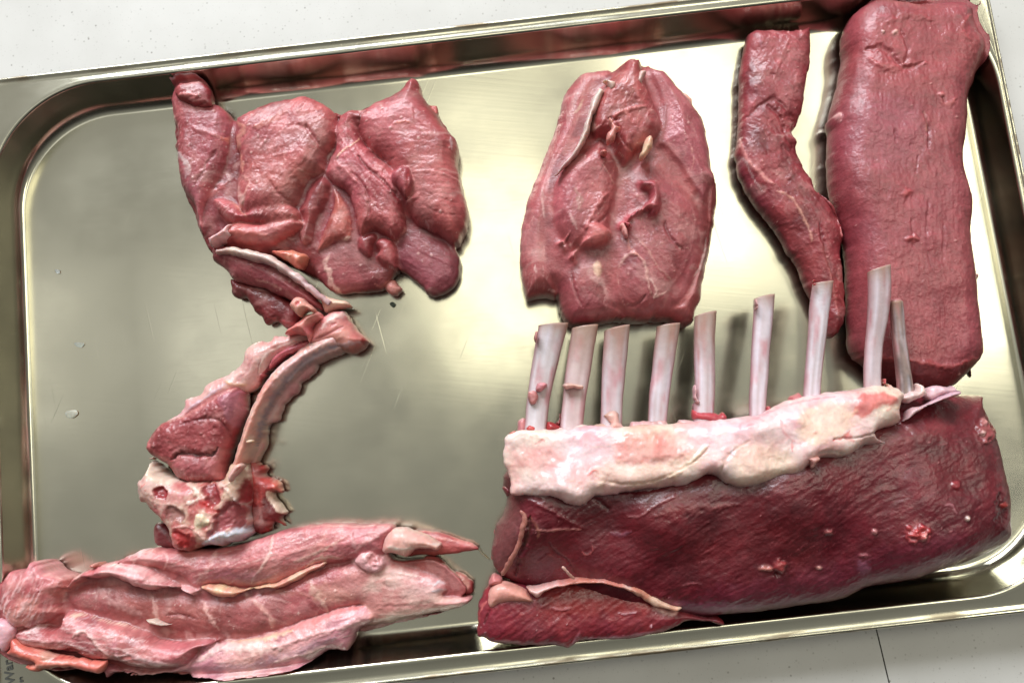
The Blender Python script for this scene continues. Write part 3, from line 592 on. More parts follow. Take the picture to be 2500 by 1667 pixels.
# ================================================================== rib chop below it
Bq = thing('rib_bone_joint', 'pale curved bone joint with a red eye of meat and knobbly backbone end', 'bone-in meat', (-140,-30,0))
GB = []
def LB(nm, pts, ze, H, R, **kw):
    if nm in ('membrane', 'fat_edge', 'muscle_strip', 'bone_body'): kw['mat'] = M_FAT; kw['zb'] = 0; GB.append(spec(Q(4, pts), ze, H, R, **kw))
    else: return lobe(nm, Bq, Q(4, pts), ze, H, R, **kw)
LB('meat_scrap', [(118,1420),(160,1385),(230,1430),(280,1520),(200,1522),(130,1500)], 4, 9, 4, col=(130,40,44), col2=(100,24,30), cr=.5)
LB('meat_scrap', [(600,1080),(660,1095),(700,1120),(690,1150),(760,1185),(770,1240),(730,1250),(790,1330),(770,1370),(790,1410),(740,1390),(700,1440),(640,1440),(600,1300)], 4, 13, 6, rag=3, col=(190,62,58), col2=(120,24,28), mott=1.2, cr=1.4, cs=3.5, und=1.5,
   patches=[Pt(4,[(680,1245),(720,1240),(790,1330),(770,1350),(700,1300)],(232,206,184),.9,2,1.2), Pt(4,[(700,1180),(765,1190),(765,1240),(720,1230)],(226,110,92),.8,3,.8)])
LB('membrane', [(1100,500),(1050,545),(960,585),(930,640),(865,690),(850,740),(795,775),(770,830),(745,880),(700,915),(690,1000),(660,1070),(630,1110),(590,1050),(600,900),(640,780),(740,640),(860,550),(1000,490)], 4, 11, 6, rag=2, col=(238,184,180), col2=(214,140,140), mat=M_FAT, cr=.6, fib=60,
   strokes=[S(4,[(960,560),(860,620),(770,720),(720,830),(690,930)],26,(224,190,190),.6,.4)])
LB('fat_edge', [(860,430),(790,455),(735,455),(700,480),(630,490),(575,540),(560,605),(470,655),(385,705),(365,745),(290,770),(262,835),(190,880),(140,940),(300,900),(420,830),(540,770),(640,720),(700,640),(760,560),(900,490),(930,450)], 8, [(600,600,17),(300,850,18),(850,460,18)], 8, rag=2, col=(238,200,192), col2=(226,160,156), mat=M_FAT, cr=.6, und=1,
   strokes=[S(4,[(640,650),(660,580),(740,520),(860,470)],22,(240,214,204),.7,1.2), S(4,[(610,570),(580,630),(520,690)],20,(216,140,140),.6,-.8), S(4,[(290,820),(380,760),(470,690)],18,(214,190,204),.7,.3), S(4,[(470,680),(520,700),(590,700)],14,(236,190,150),.8,.6), S(4,[(655,570),(640,620),(640,660)],10,(180,80,84),.7,-1.2)])
LB('muscle_strip', [(690,620),(720,560),(800,510),(900,480),(960,470),(900,530),(800,570),(720,630),(650,665)], 14, 19, 4, zb=8, col=(202,110,114), col2=(176,84,90), fib=35, cr=.3)
LB('eye_muscle', [(82,1020),(100,965),(180,885),(260,860),(330,815),(440,745),(540,708),(590,735),(600,820),(575,900),(540,1000),(505,1100),(490,1180),(380,1195),(260,1180),(200,1115),(160,1085),(110,1055)], 11, [(150,980,18),(350,850,24),(400,1000,25),(550,780,27),(400,1150,22)], 9, col=(176,78,84), col2=(148,52,60), cr=.9, cs=3, fine=.25, specks=(50,(226,160,160),.5),
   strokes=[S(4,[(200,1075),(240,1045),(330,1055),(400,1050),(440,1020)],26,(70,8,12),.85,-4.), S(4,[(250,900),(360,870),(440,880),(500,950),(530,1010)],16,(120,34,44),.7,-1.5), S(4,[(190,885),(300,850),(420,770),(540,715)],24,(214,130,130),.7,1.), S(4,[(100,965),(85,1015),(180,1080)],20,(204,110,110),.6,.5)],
   patches=[Pt(4,[(440,760),(560,720),(590,800),(560,900),(500,900),(460,830)],(190,120,140),.6,6,.6), Pt(4,[(210,1100),(300,1070),(420,1080),(500,1130),(480,1180),(300,1175)],(190,100,108),.5,8,.8)])
LB('bone_body', [(1090,395),(1020,425),(930,475),(830,545),(740,615),(670,700),(625,790),(590,870),(560,960),(530,1060),(505,1150),(540,1170),(590,1120),(630,1070),(668,985),(694,895),(730,820),(782,740),(842,672),(900,622),(980,578),(1080,535),(1110,470)],
   10, [(1050,450,23),(800,600,21),(660,800,22),(600,1050,24)], 8, rag=1.2, col=(246,202,194), col2=(232,166,162), cr=.3, fib=45, fa=.3, und=.8, mott=.9,
   strokes=[S(4,[(1050,505),(960,530),(880,580),(800,650),(740,730),(690,820),(660,900),(640,1000)],40,(176,158,170),.9,-1.4), S(4,[(1000,530),(920,560),(840,620),(780,690)],16,(222,206,212),.8,.5), S(4,[(900,500),(800,570),(700,680),(640,790),(600,900),(560,1000),(530,1110)],26,(246,176,160),.85,1.), S(4,[(960,450),(860,510),(760,590),(690,670)],18,(248,220,206),.8,.9), S(4,[(620,1000),(610,1060),(630,1100)],30,(240,206,196),.7,.5)])
build('rib_bone', Bq, GB, mat=M_FAT, crease=2.2)
LB('bone_end', [(925,410),(960,370),(1000,345),(1050,330),(1085,335),(1110,365),(1140,420),(1170,445),(1200,480),(1180,520),(1120,548),(1070,535),(1000,520),(940,530),(900,500)], 8, [(960,430,22),(1060,400,25),(1150,490,17)], 8, rag=2, col=(232,156,150), col2=(214,124,124), mat=M_FAT, cr=.4, und=1.,
   strokes=[S(4,[(960,420),(1000,370),(1060,345),(1090,350)],34,(244,214,204),.85,.9), S(4,[(920,470),(1000,440),(1080,400)],12,(190,90,96),.7,-1.), S(4,[(1000,410),(1040,380)],20,(190,80,84),.6,-.6), S(4,[(960,520),(1060,500),(1150,490)],26,(224,196,200),.7,.5)],
   patches=[Pt(4,[(1165,455),(1195,470),(1185,515),(1165,500)],(170,36,44),.9,3)])
LB('cartilage', [(770,455),(810,410),(860,370),(910,340),(960,335),(975,370),(940,400),(925,430),(925,470),(905,500),(890,460),(850,450),(800,455)], 17, 27, 5, zb=10, col=(240,130,126), col2=(236,160,150), mat=M_FAT, cr=.6, patches=[Pt(4,[(880,400),(930,390),(925,430),(880,440)],(226,84,110),.5,5)])
LB('cartilage', [(800,305),(825,265),(860,258),(900,295),(940,325),(925,345),(890,335),(860,365),(835,345)], 24, 30, 4, zb=16, col=(240,176,160), col2=(236,160,146), mat=M_FAT, cr=.2, blobs=[B(4,838,288,10,10,0,-.8,(206,70,70),.9)])
LB('backbone', [(100,1062),(140,1075),(200,1130),(260,1165),(330,1175),(420,1170),(490,1160),(510,1110),(560,1080),(610,1095),(640,1150),(640,1250),(632,1320),(635,1400),(625,1450),(560,1490),(480,1505),(380,1512),(310,1535),(240,1522),(205,1470),(185,1400),(120,1340),(85,1300),(60,1295),(38,1225),(50,1170),(90,1130)],
   10, [(100,1150,20),(300,1300,25),(500,1300,28),(550,1450,25),(250,1480,20)], 8, rag=3, col=(234,190,178), col2=(204,112,112), mott=1.2, led=.4, mat=M_FAT, cr=.9, cs=4, und=1.3,
   patches=[Pt(4,[(105,1240),(130,1210),(175,1215),(190,1250),(170,1275),(120,1270)],(150,24,34),.95,3,-2.5), Pt(4,[(350,1215),(420,1200),(450,1240),(445,1300),(400,1310),(360,1260)],(146,40,48),.9,4,-2.5), Pt(4,[(545,1210),(580,1170),(615,1190),(620,1270),(590,1300),(545,1290)],(150,28,38),.95,4,-3),
            Pt(4,[(160,1330),(210,1310),(270,1350),(265,1380),(190,1380)],(150,90,84),.85,5,-1.5), Pt(4,[(380,1480),(400,1420),(440,1330),(500,1280),(570,1310),(590,1370),(560,1440),(500,1420),(430,1450)],(160,70,76),.9,5,-2.5),
            Pt(4,[(200,1450),(230,1430),(290,1450),(330,1490),(310,1520),(240,1510)],(190,40,44),.85,5,-1.5), Pt(4,[(365,1500),(430,1450),(520,1430),(600,1400),(620,1450),(560,1490),(470,1500)],(222,220,228),.95,4,1.2), Pt(4,[(320,1370),(340,1350),(380,1360),(390,1400),(350,1420),(315,1400)],(244,222,190),.95,3,1.2),
            Pt(4,[(110,1070),(190,1130),(220,1170),(170,1200),(110,1190),(70,1170)],(244,222,200),.8,5,.6), Pt(4,[(345,1280),(430,1330),(410,1350),(360,1320)],(206,30,34),.8,4,-.6)],
   strokes=[S(4,[(200,1170),(280,1190),(330,1230),(330,1280),(270,1300)],20,(242,220,204),.8,1.), S(4,[(420,1170),(460,1210),(500,1190)],18,(240,210,196),.8,1.2), S(4,[(520,1280),(600,1310),(620,1380)],18,(236,220,220),.9,1.6), S(4,[(440,1170),(500,1250),(580,1300),(640,1260)],14,(240,214,204),.8,1.1),
            S(4,[(210,1420),(290,1415),(360,1470),(390,1500)],14,(240,190,180),.8,1.2), S(4,[(45,1220),(70,1200)],18,(226,90,90),.7,.2), S(4,[(520,1430),(540,1450),(550,1480)],8,(90,60,80),.7,-.8)], specks=(24,(190,40,44),.5))
LB('sinew', [(490,1170),(520,1110),(560,1090),(580,1110),(540,1160),(510,1190)], 25, 30, 4, zb=20, col=(240,190,182), mat=M_FAT, cr=.5, strokes=[S(4,[(515,1140),(550,1110)],14,(196,90,90),.8,-.8)])
LB('bone_chip', [(580,985),(600,976),(625,980),(612,994),(588,996)], 25.5, 28, 2, zb=23, col=(240,206,180), mat=M_FAT, cr=.1, rag=.6)
# ================================================================== flank strip, lower left
Cq = thing('breast_meat', 'long pale pink cut streaked with fat and silverskin across the lower left corner', 'raw meat', (-150,-115,0))
GC = []
def LC(nm, pts, ze, H, R, **kw):
    kw['zb'] = kw.get('zb', 0) if nm in ('membrane','meat_knob','fat_seam','fat_flap') else 0
    if nm in ('muscle', 'muscle_strip', 'muscle_roll', 'muscle_fold', 'muscle_band', 'silverskin'): GC.append(spec(Q(5, pts), ze, H, R, **kw))
    else: return lobe(nm, Cq, Q(5, pts), ze, H, R, **kw)
LC('muscle', [(0,440),(130,320),(340,380),(600,290),(1000,230),(1500,120),(1850,140),(1880,260),(2100,270),(2230,420),(2000,520),(1780,570),(1650,650),(1400,770),(1050,800),(700,800),(420,790),(100,720),(10,600)], 12, [(100,500,22),(800,450,11),(1900,400,9)], 10, col=(170,84,84), col2=(140,56,60), cr=.5)
LC('red_tail', [(1960,140),(2080,130),(2200,165),(2272,192),(2292,215),(2230,228),(2120,242),(2000,245),(1930,240)], 5, 9, 6, col=(196,96,92), col2=(176,70,72), fib=-14, fa=.3, cr=.2, strokes=[S(5,[(2020,150),(2150,170),(2280,200)],14,(236,170,160),.6,.3)])
strand('thread', Cq, Q(5,[(2288,216),(2310,240),(2345,268)]), 2.2, z=[5,3,1.2], col=(214,190,150), n=5)
LC('red_tail', [(2040,250),(2120,270),(2150,310),(2210,325),(2262,370),(2262,430),(2180,440),(2090,420),(2000,330)], 5, 10, 6, rag=2.5, col=(190,92,88), col2=(150,56,58), cr=.8, cs=4, fib=-30, patches=[Pt(5,[(2170,340),(2230,350),(2245,400),(2200,390)],(206,150,130),.5,4,-.8)])
LC('muscle_roll', [(565,275),(640,238),(712,210),(800,212),(1000,215),(1150,190),(1300,145),(1420,112),(1580,90),(1720,97),(1885,97),(1862,175),(1835,240),(1700,262),(1560,285),(1450,325),(1350,365),(1250,385),(1150,388),(1050,375),(950,390),(890,345),(800,312),(690,290)],
   12, [(650,260,21),(1000,300,25),(1500,200,25),(1800,160,22)], 19, col=(210,126,124), col2=(184,96,100), fib=10, fa=.35, cr=.3, und=.8, wisps=(110,14,50,3.,(238,196,192),.5,.2),
   strokes=[S(5,[(780,215),(800,260),(785,310)],18,(236,186,182),.8,.3), S(5,[(1040,215),(1010,280),(960,350),(940,385)],26,(238,180,176),.75,.3), S(5,[(1310,150),(1280,250),(1220,345),(1200,380)],16,(240,196,186),.85,.4), S(5,[(620,250),(660,230),(715,212)],22,(240,214,214),.9,.5),
            S(5,[(650,260),(640,285)],24,(238,200,196),.7,.3), S(5,[(1860,110),(1780,150),(1700,230)],34,(234,190,184),.7,.5), S(5,[(1580,95),(1520,200),(1440,260)],40,(224,160,150),.4,.2), S(5,[(1680,150),(1700,210)],50,(240,206,206),.6,.6), S(5,[(1400,280),(1500,240),(1560,210),(1640,160)],16,(230,190,176),.7,.4), S(5,[(1460,300),(1540,260),(1620,255)],24,(232,190,170),.7,.6)],
   patches=[Pt(5,[(960,365),(1060,320),(1200,330),(1300,345),(1200,385),(1040,385)],(176,110,130),.5,12), Pt(5,[(1560,240),(1700,140),(1840,120),(1840,190),(1700,240)],(196,110,120),.5,8)])
LC('muscle', [(345,450),(420,375),(540,355),(700,390),(900,400),(1000,425),(1150,420),(1300,400),(1400,355),(1500,315),(1700,265),(1840,240),(1800,420),(1740,470),(1600,505),(1400,575),(1250,605),(1050,612),(960,612),(850,592),(700,552),(500,512),(400,500)],
   8, [(400,440,18),(900,480,19),(1500,430,18)], 8, col=(186,102,100), col2=(162,78,80), fib=-20, fa=.3, cr=.25, und=.8, wisps=(90,-22,40,2.6,(232,184,178),.45,.2), specks=(14,(240,210,200),.7),
   strokes=[S(5,[(700,395),(730,450),(745,520),(765,570)],24,(232,180,172),.8,.6), S(5,[(880,400),(960,450),(1000,540),(1045,605)],26,(230,176,168),.8,.6), S(5,[(1170,415),(1230,480),(1290,540),(1310,605)],26,(222,166,156),.75,.6), S(5,[(1480,370),(1510,430),(1570,510)],34,(228,190,176),.75,.6),
            S(5,[(790,535),(860,530),(940,552)],12,(110,24,30),.8,-1.3), S(5,[(470,380),(500,440),(600,500),(690,540)],40,(222,170,168),.6,.5), S(5,[(540,365),(520,430)],20,(240,200,196),.7,.6), S(5,[(1200,430),(1350,420),(1480,440)],30,(190,120,106),.4,.2)],
   patches=[Pt(5,[(1480,420),(1560,380),(1700,420),(1690,460),(1560,480)],(206,150,130),.45,10), Pt(5,[(1560,400),(1700,290),(1830,260),(1790,420),(1740,470),(1640,430)],(206,140,136),.5,12)])
LC('silverskin', [(1660,350),(1750,300),(1830,250),(1900,265),(2020,300),(2120,345),(2150,400),(2130,420),(2262,435),(2205,488),(2000,530),(1800,575),(1740,545),(1740,480),(1650,440),(1620,390)], 7, [(1750,400,21),(2000,400,19),(2150,440,13)], 9, led=.1, col=(224,180,176), col2=(200,130,130), mott=1.1, mat=M_FAT, fib=-5, fa=.4, cr=.5, und=1,
   strokes=[S(5,[(1840,280),(1960,300),(2060,350)],46,(206,112,108),.7,-.5), S(5,[(1900,330),(2010,345)],14,(236,214,204),.7,.4), S(5,[(1800,490),(2000,490),(2200,470),(2260,440)],24,(206,130,130),.6,-.5), S(5,[(1830,380),(1870,410)],16,(180,120,120),.6,-.9), S(5,[(1810,530),(1950,530),(2050,505)],12,(226,190,180),.7,.4),
            S(5,[(2070,395),(2110,370),(2140,385)],20,(216,216,224),.8,.6), S(5,[(2060,420),(2130,410)],16,(216,210,220),.8,.5)])
LC('silverskin', [(1720,240),(1780,215),(1835,235),(1850,290),(1800,330),(1740,310),(1700,280)], 17, 22, 5, zb=10, col=(232,190,184), col2=(214,160,158), mat=M_FAT, cr=.5, blobs=[B(5,1780,270,30,30,0,-2,(186,96,98),.7)])
LC('muscle_strip', [(1740,560),(1880,525),(2040,520),(2180,490),(2060,530),(1900,565),(1760,600)], 3, 7, 4, col=(196,120,112), col2=(170,90,88), cr=.3)
LC('fat_flap', [(1838,185),(1855,150),(1885,112),(1950,112),(2010,132),(2070,155),(2115,190),(2095,222),(2050,210),(1990,218),(1950,248),(1900,240),(1838,225)], 14, 22, 6, zb=5, col=(244,196,186), col2=(236,170,162), mat=M_FAT, cr=.4, und=.9, strokes=[S(5,[(1850,205),(1930,215),(1990,212)],16,(240,220,206),.8,.4), S(5,[(2060,190),(2110,195)],16,(246,226,214),.8,.4)])
LC('fat_seam', [(960,385),(1040,372),(1120,385),(1180,400),(1250,385),(1340,365),(1420,320),(1500,290),(1560,268),(1570,285),(1480,330),(1400,380),(1320,400),(1240,402),(1170,420),(1120,445),(1050,440),(1000,420)], 15, 21, 3.5, zb=10, rag=2, col=(240,206,168), col2=(226,160,140), mott=1., mat=M_FAT, cr=.6, cs=3)
LC('muscle_fold', [(330,400),(345,375),(390,330),(480,295),(540,275),(640,278),(720,282),(790,310),(880,360),(960,400),(960,425),(900,400),(800,398),(720,410),(640,385),(560,350),(480,350),(420,362),(380,395),(345,412)], 16, [(400,340,27),(650,310,27),(850,370,23)], 6, zb=8, col=(232,176,172), col2=(206,120,124), mott=1.1, mat=M_FAT, cr=.8, cs=4, und=1.2,
   strokes=[S(5,[(400,340),(500,310),(620,320)],20,(196,84,88),.7,-.8), S(5,[(560,300),(660,310),(740,330)],30,(240,206,206),.8,.8), S(5,[(640,370),(760,380),(880,395)],16,(186,80,86),.7,-.8), S(5,[(380,395),(460,370),(540,365)],20,(240,204,204),.8,.7), S(5,[(520,290),(560,285)],16,(246,220,214),.8,.5)])
LC('meat_knob', [(438,290),(470,272),(502,280),(498,300),(450,308)], 19, 25, 3, zb=10, col=(206,106,90), col2=(180,80,70), cr=.4)
LC('muscle', [(0,440),(35,335),(90,318),(130,310),(165,267),(225,272),(290,318),(340,345),(345,400),(320,420),(325,480),(300,530),(220,560),(130,590),(60,580),(20,520)], 19, [(60,450,25),(100,380,29),(180,320,30),(230,420,26),(300,400,25)], 9, pw=.8, rag=3, zb=17, Rb=9, col=(224,142,142), col2=(196,96,104), cr=.5, cs=6, und=1.5, mott=1.1, wisps=(50,60,40,5,(246,204,206),.6,.4),
   strokes=[S(5,[(170,275),(150,340),(190,430)],30,(170,66,76),.6,-1.2), S(5,[(140,440),(80,540)],26,(240,196,196),.7,.7), S(5,[(220,300),(260,400),(330,420)],26,(226,150,150),.5,.6)])
LC('membrane', [(-40,560),(0,546),(50,555),(80,590),(70,650),(30,710),(0,680),(-40,660)], 21, 26, 5, zb=20.3, col=(244,176,190), col2=(240,190,200), mat=M_FAT, cr=.3, strokes=[S(5,[(20,560),(75,600),(60,660)],26,(248,214,220),.7,.5)])
LC('muscle_fold', [(75,610),(130,585),(230,545),(300,560),(340,500),(420,495),(520,520),(640,545),(700,565),(760,590),(840,625),(980,630),(1060,625),(1040,660),(970,690),(940,740),(880,770),(760,785),(650,775),(560,745),(470,745),(400,720),(300,700),(180,690),(100,660)], 14, [(200,600,28),(500,620,27),(800,700,24)], 8, zb=6, col=(214,128,132), col2=(180,90,96), cr=.7, cs=5, und=1.2, fib=-15, wisps=(110,-12,44,4.5,(244,208,208),.6,.4),
   strokes=[S(5,[(90,620),(160,600),(240,560),(300,550)],26,(244,214,216),.85,1.2), S(5,[(330,535),(420,530),(520,560),(640,585),(740,605),(850,628)],20,(244,222,200),.9,1.3), S(5,[(340,640),(390,605),(430,640),(470,690),(520,730)],16,(240,196,190),.8,1.3), S(5,[(110,660),(200,690),(300,680)],14,(226,160,160),.6,-.6),
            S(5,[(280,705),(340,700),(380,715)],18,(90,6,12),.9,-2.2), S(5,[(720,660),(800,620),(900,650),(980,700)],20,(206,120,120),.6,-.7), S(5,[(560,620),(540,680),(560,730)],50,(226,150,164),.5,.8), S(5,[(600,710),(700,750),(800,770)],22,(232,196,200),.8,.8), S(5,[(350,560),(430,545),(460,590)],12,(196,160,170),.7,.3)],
   patches=[Pt(5,[(150,620),(240,600),(330,620),(280,660),(160,660)],(186,84,88),.5,8), Pt(5,[(740,680),(850,650),(960,670),(900,750),(780,740)],(200,100,104),.5,8)])
LC('fat_seam', [(700,552),(740,545),(790,560),(820,572),(770,580),(722,572)], 18, 22, 2.5, zb=14, rag=2, col=(246,220,204), mat=M_FAT, cr=.5)
LC('muscle_band', [(900,745),(960,700),(1000,655),(1080,640),(1180,628),(1280,610),(1400,572),(1550,515),(1660,482),(1745,470),(1800,505),(1795,555),(1720,600),(1690,680),(1640,692),(1590,690),(1500,742),(1400,780),(1280,800),(1180,812),(1060,818),(980,812),(900,800),(800,800),(700,812),(640,800),(560,790),(640,770),(800,780)],
   12, [(900,770,19),(1200,700,25),(1600,580,24),(1750,530,20)], 11, zb=3, rag=2, col=(228,166,166), col2=(196,128,138), mott=1., mat=M_FAT, cr=.5, cs=6, und=1.2, fib=18, fa=.3, wisps=(50,20,30,3,(246,216,212),.5,.3),
   strokes=[S(5,[(1380,610),(1500,560),(1620,520),(1740,490)],50,(222,120,116),.7,.6), S(5,[(1060,640),(1160,650),(1280,640),(1400,600)],26,(236,200,160),.8,.8), S(5,[(1080,630),(1140,615),(1220,612)],12,(120,60,50),.7,-1.), S(5,[(940,750),(1060,690),(1200,690),(1340,690)],60,(246,214,206),.75,1.), S(5,[(1300,690),(1450,640),(1600,600),(1720,560)],22,(240,190,190),.7,1.2),
            S(5,[(1000,790),(1200,780),(1400,720),(1600,640)],50,(200,160,176),.6,.3), S(5,[(1300,760),(1450,720),(1560,680)],16,(236,200,190),.7,.7), S(5,[(1660,690),(1700,640)],20,(200,150,130),.6,.3), S(5,[(1790,510),(1770,560)],20,(240,160,140),.7,.6)])
LC('membrane', [(50,690),(70,640),(120,665),(200,690),(290,720),(380,730),(470,745),(520,750),(500,800),(430,800),(360,785),(270,783),(200,797),(150,792),(118,772),(180,760),(110,745),(30,716)], 21.5, 27, 6, zb=20.3, rag=2, col=(236,136,120), col2=(216,100,92), mat=M_FAT, cr=.5, und=1.2, strokes=[S(5,[(90,650),(180,690),(290,718)],22,(244,180,168),.8,.9), S(5,[(200,745),(290,735),(360,735)],14,(170,30,30),.8,-1.2), S(5,[(130,775),(240,770),(340,755)],24,(244,176,160),.7,.6)], patches=[Pt(5,[(190,705),(260,705),(270,735),(210,745)],(220,170,150),.7,4,.5)])
LC('membrane', [(470,750),(560,745),(620,770),(650,780),(655,828),(620,800),(560,800),(520,832),(500,800),(440,800)], 15, 20, 4, zb=5, rag=2, col=(196,116,124), col2=(170,84,96), cr=.6, strokes=[S(5,[(610,785),(640,790),(655,820)],12,(244,170,150),.8,.5)])

build('muscle', Cq, GC, crease=1.6, soft=1.1)
# ================================================================== rolled rump piece, upper middle
D = thing('rump_piece', 'rounded seamed red lump of boneless meat with white tendons, above the first four ribs', 'raw meat', (15,45,0))
GD = []
def LD(nm, pts, ze, H, R, **kw):
    if nm in ('muscle', 'muscle_flap'): kw['zb'] = 0; GD.append(spec(Q(2, pts), ze, H, R, **kw))
    else: return lobe(nm, D, Q(2, pts), ze, H, R, **kw)
LD('muscle', [(345,300),(400,220),(450,165),(520,150),(600,152),(650,120),(700,90),(800,130),(900,160),(980,260),(1080,400),(1125,600),(1160,850),(1130,1080),(1080,1300),(1040,1440),(900,1490),(700,1480),(560,1490),(400,1490),(330,1400),(300,1340),(180,1330),(135,1180),(150,900),(240,640),(310,450)], 9, [(650,600,32),(400,900,29),(950,900,30),(650,1300,27),(700,200,27)], 26, col=(182,92,96), col2=(150,66,72), cr=.3, pw=1.)
LD('muscle', [(342,300),(365,260),(400,220),(450,165),(520,150),(600,152),(590,220),(540,290),(510,380),(460,500),(400,600),(330,680),(300,780),(285,960),(300,1100),(305,1250),(312,1355),(230,1358),(150,1370),(125,1290),(110,1150),(120,1000),(150,860),(200,720),(250,600),(290,500),(320,400)],
   11, [(450,220,27),(400,450,34),(250,800,31),(200,1200,25)], 19, col=(196,104,108), col2=(172,80,86), fib=80, fa=.45, cr=.35, und=.9, wisps=(70,80,30,2.2,(226,170,166),.5,.3),
   strokes=[S(2,[(420,250),(400,330),(370,400)],60,(190,140,136),.55,.4), S(2,[(230,760),(240,900),(280,1040)],12,(226,180,176),.6,.3), S(2,[(270,1320),(300,1330)],40,(240,196,190),.85,.7), S(2,[(150,1360),(220,1340),(300,1350)],26,(206,110,112),.7,1.), S(2,[(190,1180),(200,1230)],12,(240,206,200),.7,.3), S(2,[(460,270),(430,330),(400,360)],14,(224,196,170),.6,.4)])
LD('muscle', [(790,130),(830,125),(900,150),(950,210),(980,245),(1030,305),(1050,330),(1090,390),(1110,460),(1130,560),(1140,660),(1165,750),(1130,800),(1080,900),(1000,830),(930,720),(860,640),(810,600),(830,500),(840,400),(810,300),(780,200)],
   13, [(870,220,31),(950,450,38),(1060,650,34),(900,650,38)], 20, col=(184,100,106), col2=(164,78,84), fib=-62, fa=.4, cr=.35, und=.8, wisps=(50,-65,40,2.2,(220,156,150),.35,.25), specks=(8,(232,180,176),.7),
   strokes=[S(2,[(810,160),(830,200),(850,220)],16,(120,50,60),.6,-1.2), S(2,[(1050,520),(1060,600),(1050,660)],8,(220,150,140),.6,.3), S(2,[(860,580),(950,680),(1020,790),(1080,900)],16,(220,160,156),.6,.6)])
LD('fat_flap', [(975,245),(1010,245),(1050,280),(1055,325),(1035,330),(1000,290)], 9, 13, 4, zb=5, col=(244,190,170), col2=(232,150,140), mat=M_FAT, cr=.4)
LD('muscle', [(1085,760),(1130,755),(1168,760),(1172,850),(1160,950),(1145,1060),(1118,1200),(1096,1310),(1086,1390),(1058,1430),(1050,1500),(1000,1520),(920,1500),(880,1440),(940,1370),(1000,1280),(1060,1130),(1080,1000),(1065,880)],
   9, [(1120,850,27),(1050,1200,28),(980,1420,24)], 11, col=(178,88,92), col2=(154,64,70), fib=70, fa=.3, cr=.5, wisps=(20,70,24,2,(220,150,146),.4,.3),
   strokes=[S(2,[(1000,1250),(1040,1220),(1070,1170),(1085,1130)],34,(214,60,54),.85,.4), S(2,[(985,1280),(1040,1255),(1090,1200)],14,(226,196,190),.8,.6), S(2,[(1120,1040),(1115,1130),(1090,1230)],26,(196,176,170),.7,.4), S(2,[(920,1390),(960,1330),(1000,1280),(1040,1260)],10,(230,170,166),.7,.5)])
LD('muscle', [(380,1170),(440,1130),(520,1120),(590,1180),(605,1300),(620,1400),(680,1480),(620,1490),(540,1510),(440,1520),(380,1515),(345,1480),(320,1400),(308,1340),(320,1240)], 10, [(420,1250,31),(520,1400,29)], 12, col=(174,90,92), col2=(150,66,72), fib=60, fa=.25, cr=.35, und=1.,
   strokes=[S(2,[(390,1200),(400,1280),(440,1380),(460,1410)],14,(110,34,42),.6,-2.), S(2,[(530,1160),(580,1220),(590,1290)],34,(226,180,172),.6,.6), S(2,[(590,1320),(570,1380),(590,1420)],10,(200,130,130),.6,-.9)],
   patches=[Pt(2,[(515,1190),(545,1140),(580,1160),(575,1200),(540,1250)],(246,206,176),.9,3,.8), Pt(2,[(500,1250),(590,1240),(620,1300),(590,1340),(540,1290)],(220,170,166),.6,6,.4)])
LD('muscle', [(640,760),(700,700),(800,640),(880,680),(960,760),(1060,880),(1075,980),(1060,1100),(1000,1260),(930,1350),(870,1440),(800,1490),(700,1490),(630,1440),(590,1330),(590,1180),(600,1000)],
   14, [(700,900,33),(850,1100,34),(740,1250,35),(950,950,33),(750,1460,26)], 13, col=(170,86,88), col2=(148,64,70), fib=-50, fa=.3, cr=.5, und=1., wisps=(40,-50,26,2,(210,150,142),.35,.25), specks=(40,(214,160,150),.5),
   strokes=[S(2,[(650,1290),(640,1220),(690,1130),(740,1120),(790,1170),(810,1260),(830,1340)],16,(222,170,160),.7,.9), S(2,[(660,1340),(700,1400),(760,1390),(800,1340)],16,(120,40,48),.6,-1.5), S(2,[(740,1020),(800,1080),(860,1180),(940,1260)],14,(206,150,140),.6,.6), S(2,[(905,930),(920,1000),(960,1060),(1010,1100)],16,(110,36,42),.6,-1.8),
            S(2,[(820,1250),(860,1320),(840,1360),(910,1325)],10,(236,190,180),.8,.7), S(2,[(580,1100),(600,1030),(640,1070)],16,(216,190,184),.8,.6), S(2,[(640,1080),(620,1140),(590,1180)],12,(216,180,170),.7,.5), S(2,[(700,1040),(720,1100),(760,1130)],20,(234,150,140),.7,.6), S(2,[(640,820),(680,840),(650,850)],14,(224,180,160),.7,.5)])
LD('muscle', [(480,560),(540,520),(610,600),(640,700),(640,780),(620,900),(600,980),(580,1080),(520,1120),(420,1150),(370,1160),(330,1100),(290,1000),(280,880),(300,760),(350,660),(420,600)],
   17, [(400,700,36),(500,900,37),(400,1080,34)], 10, Rb=8, zb=8, col=(188,98,102), col2=(164,74,80), fib=60, fa=.3, cr=.7, cs=5, wisps=(30,60,26,2.2,(226,160,156),.4,.3), specks=(14,(230,180,170),.5),
   strokes=[S(2,[(560,620),(600,680),(625,740)],8,(226,160,150),.6,.6), S(2,[(410,760),(440,820),(430,870)],50,(196,160,146),.5,.2), S(2,[(380,900),(420,980)],46,(220,176,172),.6,.4), S(2,[(600,780),(540,840),(500,920),(470,980)],30,(210,112,114),.6,1.4), S(2,[(520,960),(590,900),(615,820)],16,(120,40,46),.6,-1.8), S(2,[(290,960),(300,1060),(330,1120)],10,(230,190,180),.6,.4)])
